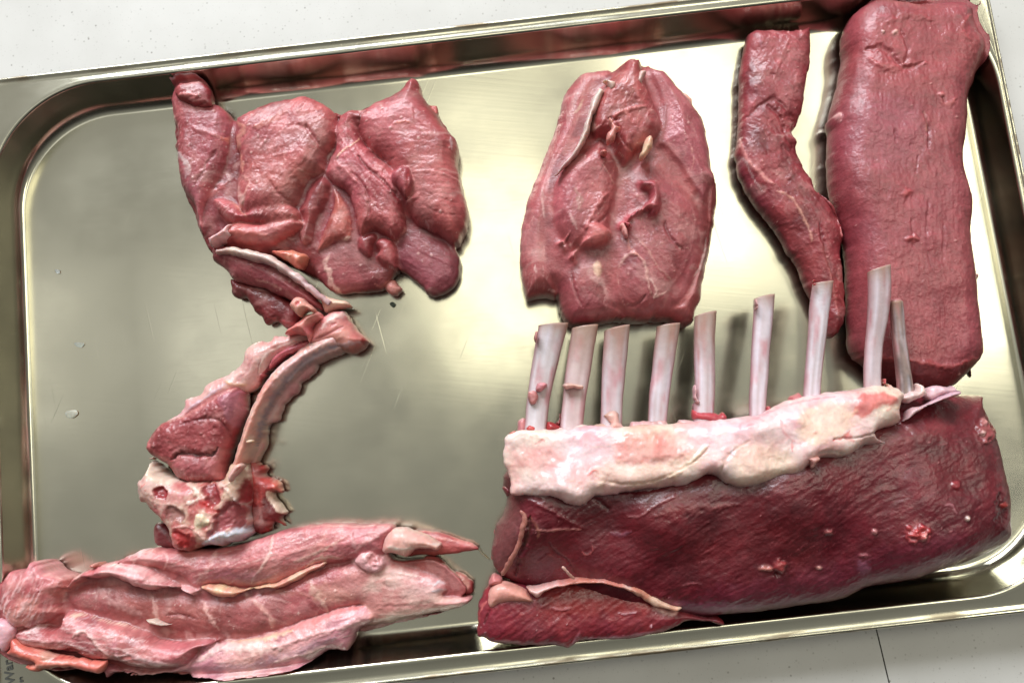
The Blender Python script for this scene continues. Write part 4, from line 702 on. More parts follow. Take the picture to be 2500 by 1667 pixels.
LD('muscle_flap', [(335,1085),(370,1020),(430,975),(500,952),(560,965),(598,1000),(590,1060),(540,1110),(480,1130),(440,1140),(395,1165),(420,1110),(440,1050),(430,1010),(390,1050),(350,1090)], 30, 38, 5, zb=24, col=(206,112,112), col2=(188,90,94), cr=.5, fib=30, strokes=[S(2,[(345,1075),(400,1010),(440,1010),(445,1060)],10,(246,200,190),.8,.5)])
LD('muscle_flap', [(755,735),(800,722),(850,728),(872,790),(870,870),(840,930),(790,940),(740,950),(700,990),(668,985),(700,930),(760,880),(772,830),(755,790)], 33, 41, 5, zb=26, col=(190,92,96), col2=(166,66,74), cr=.8, cs=3.5, strokes=[S(2,[(700,970),(760,900),(800,860),(860,850)],18,(226,130,132),.7,1.2), S(2,[(790,900),(850,880)],14,(130,36,44),.6,-1.4), S(2,[(790,730),(840,760)],18,(224,160,150),.6,.4)])
LD('sinew', [(655,960),(680,955),(700,990),(702,1030),(680,1025),(665,990)], 34, 37, 2.5, zb=30, col=(244,170,160), mat=M_FAT, cr=.3)
LD('muscle', [(560,230),(640,160),(660,110),(700,75),(740,68),(770,90),(775,130),(800,230),(840,330),(870,420),(870,490),(820,560),(760,600),(700,660),(650,700),(610,640),(560,560),(500,560),(480,500),(490,400),(520,300)],
   19, [(720,110,31),(650,250,38),(750,450,43),(560,450,39),(650,620,40)], 9, Rb=9, zb=8, col=(192,88,90), col2=(160,60,66), cr=1., cs=4.5, fib=60, fa=.3, und=1.2, wisps=(40,60,22,2.4,(232,160,156),.5,.4), specks=(16,(236,190,180),.6),
   strokes=[S(2,[(600,390),(650,350),(720,320),(800,310)],22,(222,120,118),.6,1.4), S(2,[(560,640),(620,560),(590,520)],20,(120,40,44),.6,-1.6), S(2,[(590,380),(600,370),(660,380)],16,(90,20,26),.8,-2.4), S(2,[(640,400),(680,500),(730,560)],18,(120,40,46),.6,-1.5), S(2,[(640,330),(670,330)],30,(204,176,170),.6,.3),
            S(2,[(610,540),(660,570),(680,590)],8,(240,190,180),.7,.6), S(2,[(820,490),(790,560),(740,600)],24,(226,140,130),.6,.8), S(2,[(545,420),(510,440),(520,350)],24,(226,180,170),.7,.6)])
LD('fat_patch', [(555,185),(580,172),(620,178),(632,205),(620,240),(590,240),(585,205)], 34, 38, 3, zb=28, col=(246,206,196), mat=M_FAT, cr=.2)
LD('fat_patch', [(735,195),(760,140),(775,120),(806,128),(790,160),(775,190),(790,220),(750,222),(720,215)], 33, 37, 3, zb=26, col=(246,206,190), mat=M_FAT, cr=.3)
LD('fat_patch', [(800,490),(825,475),(838,500),(835,540),(800,590),(770,615),(760,590),(780,540)], 38, 43, 4, zb=30, col=(246,216,184), col2=(240,180,160), mat=M_FAT, cr=.3)
LD('fat_patch', [(590,390),(605,382),(640,420),(665,435),(640,460),(630,500),(600,522),(578,505),(585,470),(610,440)], 40, 44, 3, zb=34, col=(240,160,146), mat=M_FAT, cr=.3)
LD('meat_knob', [(545,570),(565,550),(588,562),(585,585),(560,590)], 37, 41, 2.5, zb=33, col=(220,110,104), cr=.2, rag=.6)
LD('tendon', (ribbon(Q(2,[(558,222),(520,300),(488,390),(464,480),(415,570),(350,645),(300,700)]), [16,17,15,14,12,9,4])-np.array([1220,120]))/.4464, 33, [(1465,235,36),(1425,330,39),(1380,410,40),(1340,450,36)], 3, zb=28, rag=1.6, col=(240,226,220), col2=(222,190,188), mott=1.1, mat=M_FAT, fib=60, fa=.2, cr=.2)

build('muscle', D, GD, crease=1.5, soft=1.3)
# ================================================================== tenderloin
E_ = thing('tenderloin', 'slim curved dark red tenderloin strip left of the broad flat loin', 'raw meat', (120,55,0))
def LE(nm, pts, ze, H, R, **kw): return lobe(nm, E_, Q(3, pts), ze, H, R, **kw)
LE('muscle', [(148,137),(200,130),(250,127),(320,130),(386,118),(389,180),(382,280),(366,370),(356,450),(330,510),(318,545),(338,580),(330,610),(350,650),(375,700),(400,730),(410,775),(470,820),(500,880),(518,940),(510,1010),(520,1100),(527,1180),(526,1280),(502,1340),(472,1365),(440,1340),(400,1230),(370,1170),(335,1080),(290,1010),(240,930),(180,850),(125,770),(98,700),(90,620),(98,560),(100,480),(104,400),(104,320),(118,230),(130,165)],
   7, [(250,200,13),(230,450,17),(230,700,21),(370,950,22),(460,1250,17)], 12, rag=1.8, col=(168,64,72), col2=(130,38,48), led=.2, cr=.45, cs=4.5, fib=-62, fa=.35, und=1.2, wisps=(110,-60,22,2.2,(220,140,140),.45,.35), specks=(30,(236,170,166),.6),
   strokes=[S(3,[(100,540),(120,600),(140,650),(185,690),(225,730),(250,740)],14,(232,150,146),.85,.8), S(3,[(95,630),(130,650),(160,710),(200,770)],8,(216,190,190),.7,.4), S(3,[(260,770),(310,790),(350,850),(385,920),(400,980)],10,(222,160,140),.75,.6), S(3,[(240,880),(270,940)],8,(200,110,110),.6,.3),
            S(3,[(310,150),(270,250),(245,330)],9,(206,130,126),.6,.5), S(3,[(370,200),(350,290),(335,370)],22,(206,130,130),.45,.3), S(3,[(130,480),(200,420),(260,400),(330,500)],22,(110,24,32),.6,-1.4), S(3,[(220,420),(270,470),(300,560),(330,600)],16,(120,28,34),.6,-1.6),
            S(3,[(190,150),(200,190)],18,(200,160,190),.4,.3), S(3,[(440,980),(470,1080),(490,1180),(510,1280)],12,(196,110,104),.6,.5), S(3,[(430,900),(450,1000),(480,1100)],14,(90,18,26),.6,-1.6), S(3,[(310,510),(325,490)],20,(236,180,176),.7,.6)],
   patches=[Pt(3,[(130,140),(250,128),(385,120),(388,190),(370,300),(330,420),(270,400),(230,330),(150,230)],(178,86,92),.55,16), Pt(3,[(100,620),(150,700),(230,860),(330,1030),(300,1020),(180,850),(100,720)],(140,62,78),.5,10), Pt(3,[(280,920),(380,960),(440,1100),(460,1250),(400,1220),(330,1060)],(158,60,64),.5,14)])
LE('muscle_flap', [(400,770),(440,790),(480,830),(505,890),(520,940),(518,975),(490,975),(480,940),(460,890),(420,830)], 10, 19, 5, zb=3, col=(170,62,68), col2=(146,44,52), cr=.4, blobs=[B(3,500,945,20,28,0,1,(226,110,104),.8)], strokes=[S(3,[(470,850),(490,900)],10,(220,170,180),.6,.4)])
# ================================================================== striploin
F_ = thing('boneless_loin', 'broad flat slab of boneless red loin upright at the right end', 'raw meat', (200,50,0))
lobe('loin_muscle', F_, Q(3,[(590,42),(640,16),(700,10),(800,22),(880,25),(960,18),(1005,28),(1052,52),(1042,100),(1085,180),(1080,240),(1060,290),(1030,370),(1020,420),(1020,500),(1005,600),(1005,680),(1035,780),(1040,860),(1030,960),(1050,1060),(1060,1180),(1075,1300),(1082,1380),(1070,1450),(1010,1510),(950,1560),(880,1590),(780,1590),(690,1560),(600,1475),(560,1445),(537,1390),(535,1250),(530,1100),(510,950),(480,850),(460,750),(455,650),(460,550),(455,500),(490,380),(505,300),(513,250),(510,180),(530,110),(560,70)]),
   8, [(800,100,25),(800,300,29),(700,700,32),(800,1100,31),(800,1400,30),(600,600,28),(980,800,27)], 15, Rb=7, rag=1.5, pw=.8, col=(166,76,84), col2=(142,54,64), mat=M_MEAT, led=.08, cr=.12, cs=5, fib=84, fa=.28, fs=.8, und=1.1, mott=.45, fine=.16, wisps=(260,82,36,1.8,(200,112,114),.35,.2), specks=(16,(232,170,166),.6),
   strokes=[S(3,[(560,1450),(660,1448),(780,1450),(860,1462),(960,1478),(1070,1440)],20,(176,60,60),.6,1.2), S(3,[(620,200),(700,200),(770,270),(850,250)],30,(130,46,54),.5,-2.2), S(3,[(630,240),(700,270),(780,260),(860,255)],34,(206,110,110),.5,1.4), S(3,[(760,120),(790,200),(770,260)],14,(110,34,42),.5,-1.4),
            S(3,[(855,450),(862,500),(865,530)],7,(220,150,130),.7,.4), S(3,[(850,450),(872,520),(870,600)],9,(100,24,32),.7,-1.4), S(3,[(735,520),(740,570)],8,(110,30,40),.6,-1.2), S(3,[(830,620),(820,700)],7,(110,30,40),.6,-1.), S(3,[(1040,60),(1000,120),(1040,160)],16,(196,84,84),.6,.8),
            S(3,[(700,90),(800,60),(880,80)],30,(182,84,88),.5,.8), S(3,[(980,400),(940,420),(920,400)],26,(196,96,96),.6,.9), S(3,[(640,60),(700,70),(720,50)],18,(186,100,120),.5,.4), S(3,[(870,800),(860,950),(880,1080)],7,(120,38,46),.5,-.9), S(3,[(800,880),(810,1000)],7,(120,38,46),.5,-.9), S(3,[(930,900),(930,1050)],7,(120,38,46),.5,-.9)],
   blobs=[B(3,800,960,24,14,20,1.2,(196,92,92),.6), B(3,778,780,18,16,0,.8,(196,80,80),.5), B(3,505,470,12,18,-20,1.5,(232,170,170),.8), B(3,735,132,14,9,20,1.,(240,190,180),.8), B(3,688,130,6,6,0,.8,(240,200,190),.8), B(3,920,380,12,8,0,1,(226,130,130),.7)],
   patches=[Pt(3,[(560,1452),(660,1452),(780,1456),(860,1470),(960,1486),(1074,1448),(1040,1500),(950,1560),(870,1592),(780,1592),(690,1560),(600,1478)],(104,20,24),.85,6), Pt(3,[(640,420),(820,440),(850,600),(700,700),(560,640),(540,520)],(176,94,110),.4,26), Pt(3,[(560,80),(1000,60),(1060,200),(900,340),(640,330),(540,240)],(178,72,80),.4,30)])
lobe('fat_scrap', F_, Q(3,[(1048,1108),(1066,1100),(1068,1118),(1056,1136),(1050,1126)]), 6, 9, 2, zb=3, col=(232,170,170), cr=.1, rag=.4)
lobe('meat_scrap', F_, Q(3,[(1016,1488),(1036,1484),(1042,1530),(1030,1524),(1018,1506)]), 5, 8, 2, zb=1, col=(120,60,50), cr=.2, rag=.8)
# ================================================================== rack of ribs
G = thing('rib_rack', 'trimmed dark red rack with nine scraped rib bones and a thick white fat cap', 'rack of meat', (120,-80,0))
lobe('loin_muscle', G, [(1228,1180),(1238,1150),(1300,1120),(1500,1120),(1750,1100),(1950,1040),(2100,990),(2240,955),(2338,964),(2377,963),(2395,968),(2407,1002),(2420,1032),(2429,1075),(2449,1162),(2459,1205),(2460,1270),(2461,1289),(2446,1322),(2400,1347),(2342,1370),(2259,1397),(2208,1414),(2122,1429),(2083,1447),(2038,1465),(1949,1477),(1860,1490),(1800,1495),(1700,1500),(1500,1480),(1300,1440),(1222,1400),(1206,1380),(1200,1350),(1209,1288),(1230,1250),(1236,1210)],
   17, [(1300,1250,44),(1600,1250,48),(1900,1180,52),(2100,1080,46),(2200,1250,50),(2400,1150,44),(2000,1400,38),(1600,1420,35),(1350,1400,26),(1450,1330,36),(2330,990,36)], 22, Rb=16, rag=1.2, pw=.85, col=(116,30,40), col2=(86,17,27), mat=M_DARK, led=.1, cr=.12, cs=6, fib=24, fa=.3, fs=1.0, und=1.2, mott=.35, fine=.10, wisps=(420,22,38,1.7,(164,78,84),.45,.15), specks=(20,(206,130,130),.6),
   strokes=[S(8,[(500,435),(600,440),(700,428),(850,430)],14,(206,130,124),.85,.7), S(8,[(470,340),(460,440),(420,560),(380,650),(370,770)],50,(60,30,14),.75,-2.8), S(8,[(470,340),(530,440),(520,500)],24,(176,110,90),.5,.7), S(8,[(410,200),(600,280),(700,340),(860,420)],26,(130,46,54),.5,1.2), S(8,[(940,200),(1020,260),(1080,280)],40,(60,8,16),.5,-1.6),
            S(8,[(1180,330),(1280,330),(1400,250),(1560,180)],14,(186,120,120),.5,.7), S(8,[(1400,330),(1600,280),(1800,260),(2000,250)],60,(150,74,74),.4,.8), S(8,[(850,590),(880,620),(930,590),(920,540)],12,(180,80,80),.7,1.), S(8,[(600,520),(660,600),(740,650),(800,760)],14,(70,12,22),.6,-1.3), S(8,[(520,680),(600,620),(640,640)],12,(160,70,66),.6,.8),
            S(8,[(1580,850),(1660,830),(1740,830)],12,(160,84,90),.7,.6), S(8,[(1040,450),(1130,470),(1220,450)],26,(140,84,100),.6,.7), S(8,[(1040,150),(1300,150),(1500,110)],20,(60,10,18),.5,-1.4), S(7,[(520,980),(700,990),(880,960)],20,(90,30,36),.6,-.8), S(7,[(930,900),(1100,830),(1300,810)],20,(110,34,44),.6,.6),
            S(9,[(1700,110),(1760,110),(1800,180)],18,(176,110,116),.8,.6), S(9,[(1380,270),(1420,320),(1410,400),(1470,400)],30,(196,96,96),.9,.8)],
   patches=[Pt(7,[(760,1010),(900,980),(1040,960),(1150,940),(1180,990),(1000,1080),(820,1140),(600,1180),(480,1160),(640,1110),(700,1080)],(140,66,68),.5,16,.4), Pt(8,[(290,195),(390,270),(395,400),(370,500),(340,620),(270,740),(230,740),(190,680),(180,600),(220,420),(265,300)],(122,66,66),.9,5), Pt(8,[(330,620),(430,560),(600,600),(640,760),(500,830),(330,800)],(104,32,46),.6,10),
            Pt(0,[(1900,1420),(2100,1360),(2300,1310),(2380,1340),(2200,1410),(1980,1470),(1850,1490),(1700,1500),(1720,1440)],(126,50,68),.55,26), Pt(8,[(1400,950),(1600,960),(1900,980),(2120,1000),(2120,1040),(1700,1040),(1500,1000)],(150,80,104),.7,8)],
   blobs=[B(9,1480,340,75,60,0,2.2,(206,76,76),.85), B(9,1500,330,30,26,0,-1.6,(150,30,34),.7), B(9,1530,370,22,30,0,1.4,(240,160,150),.8), B(9,1890,218,14,18,0,1.6,(240,206,190),.9), B(9,1125,330,20,20,0,1.4,(214,140,140),.9), B(9,750,330,28,20,0,1.4,(180,96,96),.8), B(9,240,630,50,18,0,1.4,(200,120,110),.9), B(9,350,610,40,50,0,1.8,(170,66,66),.8),
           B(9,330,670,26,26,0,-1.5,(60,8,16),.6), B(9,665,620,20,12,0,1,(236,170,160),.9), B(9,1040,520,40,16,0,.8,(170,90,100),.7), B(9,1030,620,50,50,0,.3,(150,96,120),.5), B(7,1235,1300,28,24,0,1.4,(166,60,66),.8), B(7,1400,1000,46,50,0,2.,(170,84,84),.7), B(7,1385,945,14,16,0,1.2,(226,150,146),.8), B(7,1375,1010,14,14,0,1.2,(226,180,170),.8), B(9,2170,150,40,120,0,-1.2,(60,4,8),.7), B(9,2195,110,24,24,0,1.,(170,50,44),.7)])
# sawn end with its strand of fat
lobe('end_muscle', G, Q(8,[(262,110),(330,95),(350,150),(310,190),(288,170)]), 20, 30, 4, zb=10, col=(140,50,56), mat=M_DARK, cr=.4)
strand('sinew', G, Q(8,[(395,290),(430,350),(405,450),(385,530),(345,620),(300,700),(258,770)]), [8,13,14,12,12,12,9], z=[46,46,45,43,41,38,34], col=(176,112,100), flat=.7, jit=.4, n=8)
for pp in ([(195,440),(230,400),(262,380),(268,430),(240,500),(215,495),(200,470)], [(178,600),(195,540),(240,540),(262,580),(235,650),(210,680),(190,650)], [(215,470),(240,440),(262,450),(250,520),(225,540)]):
    lobe('fat_knob', G, Q(8, pp), 14, 22, 4, zb=8, col=(196,90,96), col2=(170,60,68), cr=.5)
# nine ribs
RIBS = [
 [(1351,792),(1338,850),(1326,910),(1315,970),(1309,1030),(1306,1062),(72,66,60,56,54,52),(23,23,24,26,28,30)],
 [(1428,797),(1420,850),(1410,910),(1402,970),(1396,1030),(1394,1062),(64,61,60,56,55,54),(22,22,23,25,28,30)],
 [(1506,800),(1503,850),(1498,910),(1494,970),(1492,1030),(1491,1058),(62,60,58,53,52,50),(22,22,23,25,28,30)],
 [(1632,793),(1624,850),(1616,910),(1609,970),(1605,1030),(1603,1058),(56,54,50,48,46,46),(22,22,23,26,28,31)],
 [(1722,766),(1720,820),(1720,880),(1720,940),(1718,1000),(1718,1050),(54,52,50,49,49,48),(21,22,23,26,29,32)],
 [(1866,724),(1862,790),(1857,850),(1854,910),(1850,970),(1849,1034),(50,48,45,43,41,41),(24,25,27,29,32,34)],
 [(2009,690),(2001,750),(1996,810),(1990,870),(1984,930),(1980,992),(50,48,45,42,40,42),(33,33,34,34,35,36)],
 [(2146,655),(2147,720),(2142,780),(2134,840),(2130,900),(2130,960),(55,54,48,43,42,42),(43,42,41,40,40,40)],
 [(2188,738),(2192,790),(2197,840),(2203,890),(2208,930),(2210,965),(30,33,33,34,36,38),(39,38,38,38,38,38)]]
for i, r in enumerate(RIBS):
    pts = r[:6]; w = r[6]; z = list(r[7])
    L = []; Rr = []; n = 6
    A_ = spline(np.concatenate([np.array(pts, float), np.array(w, float)[:,None], np.array(z, float)[:,None]], 1), False, 9)
    T_ = np.gradient(A_[:,:2], axis=0); T_ /= np.linalg.norm(T_, axis=1)[:,None]; Sx = np.stack([-T_[:,1], T_[:,0]], 1)
    X = unproject(A_[:,:2], A_[:,3]); hw = A_[:,2]/FPX*(CAM[2]-A_[:,3])*.5
    Sx3 = unproject(A_[:,:2]+Sx, A_[:,3])-X; Sx3[:,2] = 0; Sx3 /= np.linalg.norm(Sx3, axis=1)[:,None]
    rs = np.random.RandomState(50+i); m = 22; V = []; K = []
    base = [(228,218,220),(224,200,198),(218,204,208),(220,208,214),(214,198,200),(228,214,220),(236,226,232),(232,212,216),(170,146,136)][i]
    cb = np.array(lin(base)); cpink = np.array(lin((206,128,134))); cw = np.array(lin((232,222,232))); cgold = np.array(lin((172,134,108)))
    th = [.66,.64,.64,.64,.68,.62,.62,.62,.95][i]
    for j in range(len(X)):
        topf = max(0, 1-j/7.)
        for k in range(m):
            a = 2*math.pi*k/m; ca, sa = math.cos(a), math.sin(a)
            # flattened bone: rounded edges and a broad, faintly ridged face
            ex = math.copysign(abs(ca)**.9, ca); ez = math.copysign(abs(sa)**.9, sa)
            f = 1+.05*float(fbm(np.array([j*.12]), np.array([k*.5]), 600+i*9, 2)[0])
            slant = (-ca)*1.5 if j == 0 else 0
            v = X[j]+Sx3[j]*ex*hw[j]*f+np.array([0,0,1.])*(ez*hw[j]*th*f)
            if j < 3 and i != 8: v = v+(X[0]-X[5])/np.linalg.norm(X[0]-X[5])*(-1 if Sx3[0][0] < 0 else 1)*ca*hw[0]*.32*(1-j/3.)
            V.append(v)
            g = float(fbm(np.array([j*.11]), np.array([k*.45]), 700+i*5, 3)[0]); g2 = float(fbm(np.array([j*.05]), np.array([k*1.1]), 800+i*5, 2)[0])
            c = cb*(1+.12*g2); q = min(max(g*1.5-.12, 0), .7); c = c*(1-q)+cpink*q; q = min(max(g2*1.4-.1, 0), .8); c = c*(1-q)+cw*q
            st2 = float(fbm(np.array([j*.035+3]), np.array([k*2.3]), 900+i*5, 2)[0]); q = min(max(st2*1.4-.1, 0), .38); c = c*(1-q)+np.array(lin((176,140,134)))*q
            ed = abs(ca)**5*.75; c = c*(1-ed)+np.array(lin((182,104,106)))*ed; tg = max(0, 1-j/(20. if 0 < i < 5 else 6.))*.8; c = c*(1-tg)+cgold*tg  # shading along both side edges painted into the colour; tan towards the tip
            if i == 8: c = c*(1-.45*min(max(-g*2,0),1))
            K.append(c)
    nL = len(X); Fq = [[j*m+k, (j+1)*m+k, (j+1)*m+(k+1)%m, j*m+(k+1)%m] for j in range(nL-1) for k in range(m)]
    top_c = np.mean(V[:m], 0); end_c = np.mean(V[-m:], 0)
    # sawn tip: a rim of bone round a reddish core
    rim_i = len(V); d0 = (X[0]-X[1])/np.linalg.norm(X[0]-X[1])
    for k in range(m): V.append(top_c+(np.array(V[k])-top_c)*.62+d0*(.35 if i != 8 else 1.4)); K.append(cpink*.9)
    for k in range(m): Fq.append([k, (k+1)%m, rim_i+(k+1)%m, rim_i+k])
    V.append(top_c+d0*(.1 if i != 8 else 1.8)); V.append(end_c); K.append(np.array(lin((196,100,90)))); K.append(cb); c0 = len(V)-2
    F3 = [[rim_i+k, rim_i+(k+1)%m, c0] for k in range(m)]+[[(nL-1)*m+(k+1)%m, (nL-1)*m+k, c0+1] for k in range(m)]
    ob = mesh_obj('rib_bone', np.array(V), np.array(Fq), np.array(F3), M_BONE, G, np.clip(np.array(K)*FAC*.86, 0, .9))
    if i == 8: ob['label'] = 'thin dull brownish rounded rib bone, last on the right'
# meat and fat frayed round the foot of the ribs
for k, pp, c, h in ((6,[(160,1060),(165,980),(200,960),(215,1020),(210,1070)],(226,150,150),31),(6,[(330,1030),(350,985),(400,1000),(430,1020),(400,1050),(330,1050)],(180,50,54),32),(6,[(215,1030),(240,1010),(270,1020),(268,1050),(225,1055)],(216,90,80),34),(6,[(110,1060),(140,1040),(160,1050),(150,1080),(110,1085)],(206,80,80),30),
    (6,[(390,1000),(410,960),(430,930),(430,1010),(410,1030)],(150,50,54),27),(6,[(620,1020),(660,1000),(720,1010),(700,960),(690,940),(760,915),(790,950),(800,1000),(820,1020),(760,1040),(640,1040)],(238,190,184),34),(6,[(845,1010),(870,985),(950,980),(1060,975),(1085,1010),(1060,1035),(930,1030),(860,1035)],(238,190,182),33),
    (6,[(1150,1000),(1160,970),(1230,970),(1310,985),(1310,1020),(1200,1030)],(236,196,190),33),(6,[(1235,960),(1240,905),(1280,930),(1370,925),(1400,940),(1430,925),(1455,965),(1420,990),(1380,1000),(1320,985),(1270,970)],(206,84,90),35),(6,[(1240,880),(1270,860),(1310,810),(1330,830),(1300,870),(1330,840),(1370,830),(1365,850),(1290,900),(1255,920)],(214,150,156),31),(6,[(1670,960),(1680,890),(1710,880),(1720,930),(1770,870),(1770,940),(1700,975)],(214,90,96),37),
    (7,[(270,840),(280,805),(310,790),(350,780),(370,830),(300,860)],(220,120,126),41),(7,[(150,930),(155,880),(180,870),(195,900),(170,925)],(206,60,70),39),(7,[(630,775),(680,760),(760,740),(830,745),(820,720),(870,745),(905,770),(880,790),(800,775),(700,780)],(240,190,174),44),(7,[(720,770),(780,750),(820,760),(810,790),(740,800)],(214,110,100),45),
    (7,[(910,790),(950,770),(985,760),(990,715),(1030,730),(1050,760),(1060,790),(1000,820),(940,840),(890,820)],(244,214,200),44),(7,[(1050,760),(1100,740),(1180,745),(1250,770),(1240,790),(1150,800),(1080,830),(1040,800)],(236,200,196),42),(6,[(320,1050),(480,1010),(620,1010),(700,1060),(500,1070),(350,1080)],(240,206,200),33)):
    lobe('fat_scrap', G, Q(k, pp), h-5, h, 3, zb=h-9, rag=2.2, col=c, mat=M_FAT, cr=.8, cs=3)
capo = [(1241,1059),(1280,1050),(1330,1048),(1390,1047),(1440,1038),(1500,1042),(1560,1037),(1627,1035),(1675,1029),(1770,1023),(1817,1016),(1850,1012),(1878,997),(1926,976),(1991,963),(2035,956),(2082,950),(2130,942),(2182,948),(2200,965),(2190,1000),(2182,1036),(2121,1058),(2160,1080),(2095,1090),(2078,1101),(2043,1119),(1995,1119),(1965,1136),(1930,1162),(1878,1175),(1826,1188),(1785,1188),(1754,1174),(1726,1158),(1675,1182),(1615,1190),(1536,1198),(1477,1209),(1453,1209),(1437,1221),(1417,1233),(1378,1225),(1358,1213),(1299,1209),(1251,1205),(1247,1180),(1238,1150),(1230,1126),(1232,1079)]
lobe('fat_cap', G, capo, 38, [(1240,1100,40),(1400,1080,44),(1400,1190,52),(1650,1070,46),(1650,1150,53),(1850,1100,52),(1800,1160,56),(2000,1000,50),(2000,1080,56),(2150,1000,52)], 8, Rb=7, zb=24, rag=1.6, col=(248,220,210), col2=(244,192,186), mott=.8, led=.14, mat=M_FAT, cr=.2, cs=7, und=2.2, fine=.06, wisps=(50,8,30,3,(246,220,196),.5,.3), specks=(10,(226,110,100),.4),
   strokes=[S(6,[(620,1340),(800,1370),(1000,1350),(1150,1290),(1300,1190),(1350,1110)],14,(236,190,166),.5,-.9), S(6,[(620,1310),(700,1345),(830,1370)],9,(206,140,124),.5,-.6), S(6,[(1080,1330),(1200,1260),(1340,1120)],30,(246,222,190),.7,1.), S(6,[(780,1200),(860,1240),(1000,1200),(1100,1190)],30,(240,150,140),.6,.3), S(6,[(270,1120),(330,1100)],34,(232,120,116),.7,-.3),
            S(6,[(1500,1160),(1440,1220),(1430,1300),(1480,1370)],26,(240,196,186),.5,-1.0), S(6,[(1390,1340),(1480,1180),(1600,1100)],14,(236,190,176),.5,-.7), S(6,[(600,1310),(620,1290),(640,1280),(670,1300)],34,(236,104,100),.7,.8), S(6,[(1560,1020),(1640,990)],24,(230,150,160),.7,.2), S(6,[(1480,1150),(1500,1190)],34,(236,226,240),.7,.7),
            S(7,[(100,930),(250,860),(420,820),(560,800)],10,(220,120,130),.6,-.8), S(7,[(540,1045),(600,1030),(640,1000)],20,(220,50,60),.8,-.5), S(7,[(600,1010),(660,1050)],34,(226,60,66),.7,.2), S(7,[(540,1040),(700,1030),(830,985)],8,(110,60,50),.5,-1.5), S(7,[(310,1050),(310,1110)],24,(232,110,110),.6,.3), S(7,[(245,930),(255,950)],18,(190,30,40),.7,-.3), S(7,[(240,920),(260,1000),(330,1060)],10,(232,140,140),.5,.3),
            S(7,[(350,800),(370,880),(420,960)],9,(244,190,184),.7,.6), S(7,[(420,1140),(500,1110),(600,1120)],14,(196,180,170),.7,-.8), S(7,[(0,980),(80,930),(150,940)],20,(232,150,156),.6,.3), S(7,[(900,870),(960,850),(940,900)],20,(226,170,130),.7,.7), S(7,[(840,880),(860,870)],24,(232,110,100),.6,.3)],
   patches=[Pt(6,[(760,1210),(800,1090),(900,1060),(1030,1080),(1100,1110),(1240,1150),(1180,1220),(1050,1230),(870,1250)],(242,160,150),.6,12,.9), Pt(6,[(130,1180),(250,1130),(420,1160),(420,1250),(250,1270),(150,1260)],(242,170,162),.55,14,.4), Pt(6,[(200,1380),(420,1360),(620,1420),(550,1490),(440,1470),(250,1430)],(248,216,212),.6,12,.8),
            Pt(7,[(655,880),(680,830),(700,790),(800,785),(890,795),(890,850),(800,860),(720,910),(660,910)],(226,112,106),.85,5,.3), Pt(6,[(700,1240),(1000,1250),(1250,1170),(1300,1230),(1100,1350),(760,1400),(660,1350)],(246,218,192),.5,14,.4), Pt(7,[(380,860),(620,850),(660,950),(560,1020),(420,1080),(340,1000)],(248,218,184),.6,16,.3), Pt(7,[(20,1060),(280,1120),(300,1230),(60,1310),(-40,1290)],(246,214,186),.5,16,.3), Pt(6,[(1050,1050),(1080,1040),(1090,1060),(1040,1180),(1000,1150)],(234,116,110),.45,10)])
for k_, pp, c_ in ((6,[(1236,800),(1250,760),(1262,770),(1262,830),(1285,860),(1262,880),(1246,850)],(224,180,178)),(6,[(262,470),(275,430),(290,440),(285,480),(272,500)],(206,140,136)),(6,[(285,745),(330,740),(345,760),(320,790),(300,800),(270,790)],(222,150,150)),(6,[(225,805),(250,790),(275,800),(290,840),(270,880),(235,870)],(226,150,146)),(6,[(440,760),(470,745),(530,750),(570,765),(560,785),(500,775),(450,785)],(232,188,176)),(7,[(430,140),(436,160),(450,160),(442,178),(424,176)],(196,80,84)),(7,[(810,712),(830,700),(835,730),(815,740)],(200,90,90)),(6,[(1620,235),(1640,225),(1640,290),(1622,300)],(214,160,160))):
    zz_ = {6:29,7:38}[k_]; lobe('meat_scrap', G, Q(k_, pp), zz_, zz_+4.5, 1.6, zb=zz_-3, rag=1.4, col=c_, mat=M_FAT, cr=.2, step=.4)
lobe('silverskin', G, Q(7,[(920,930),(960,870),(1040,850),(1080,830),(1160,790),(1240,770),(1250,790),(1180,815),(1080,850),(1010,890),(960,930),(890,965),(880,960)]), 42, 47, 4, zb=36, rag=1.5, col=(226,190,194), col2=(206,160,168), mat=M_FAT, cr=.5, fib=25)
lobe('fat_scrap', G, Q(7,[(380,1160),(400,1140),(450,1140),(460,1160),(430,1200),(415,1210),(395,1185)]), 52, 56, 3, zb=44, col=(236,176,160), mat=M_FAT, cr=.4)
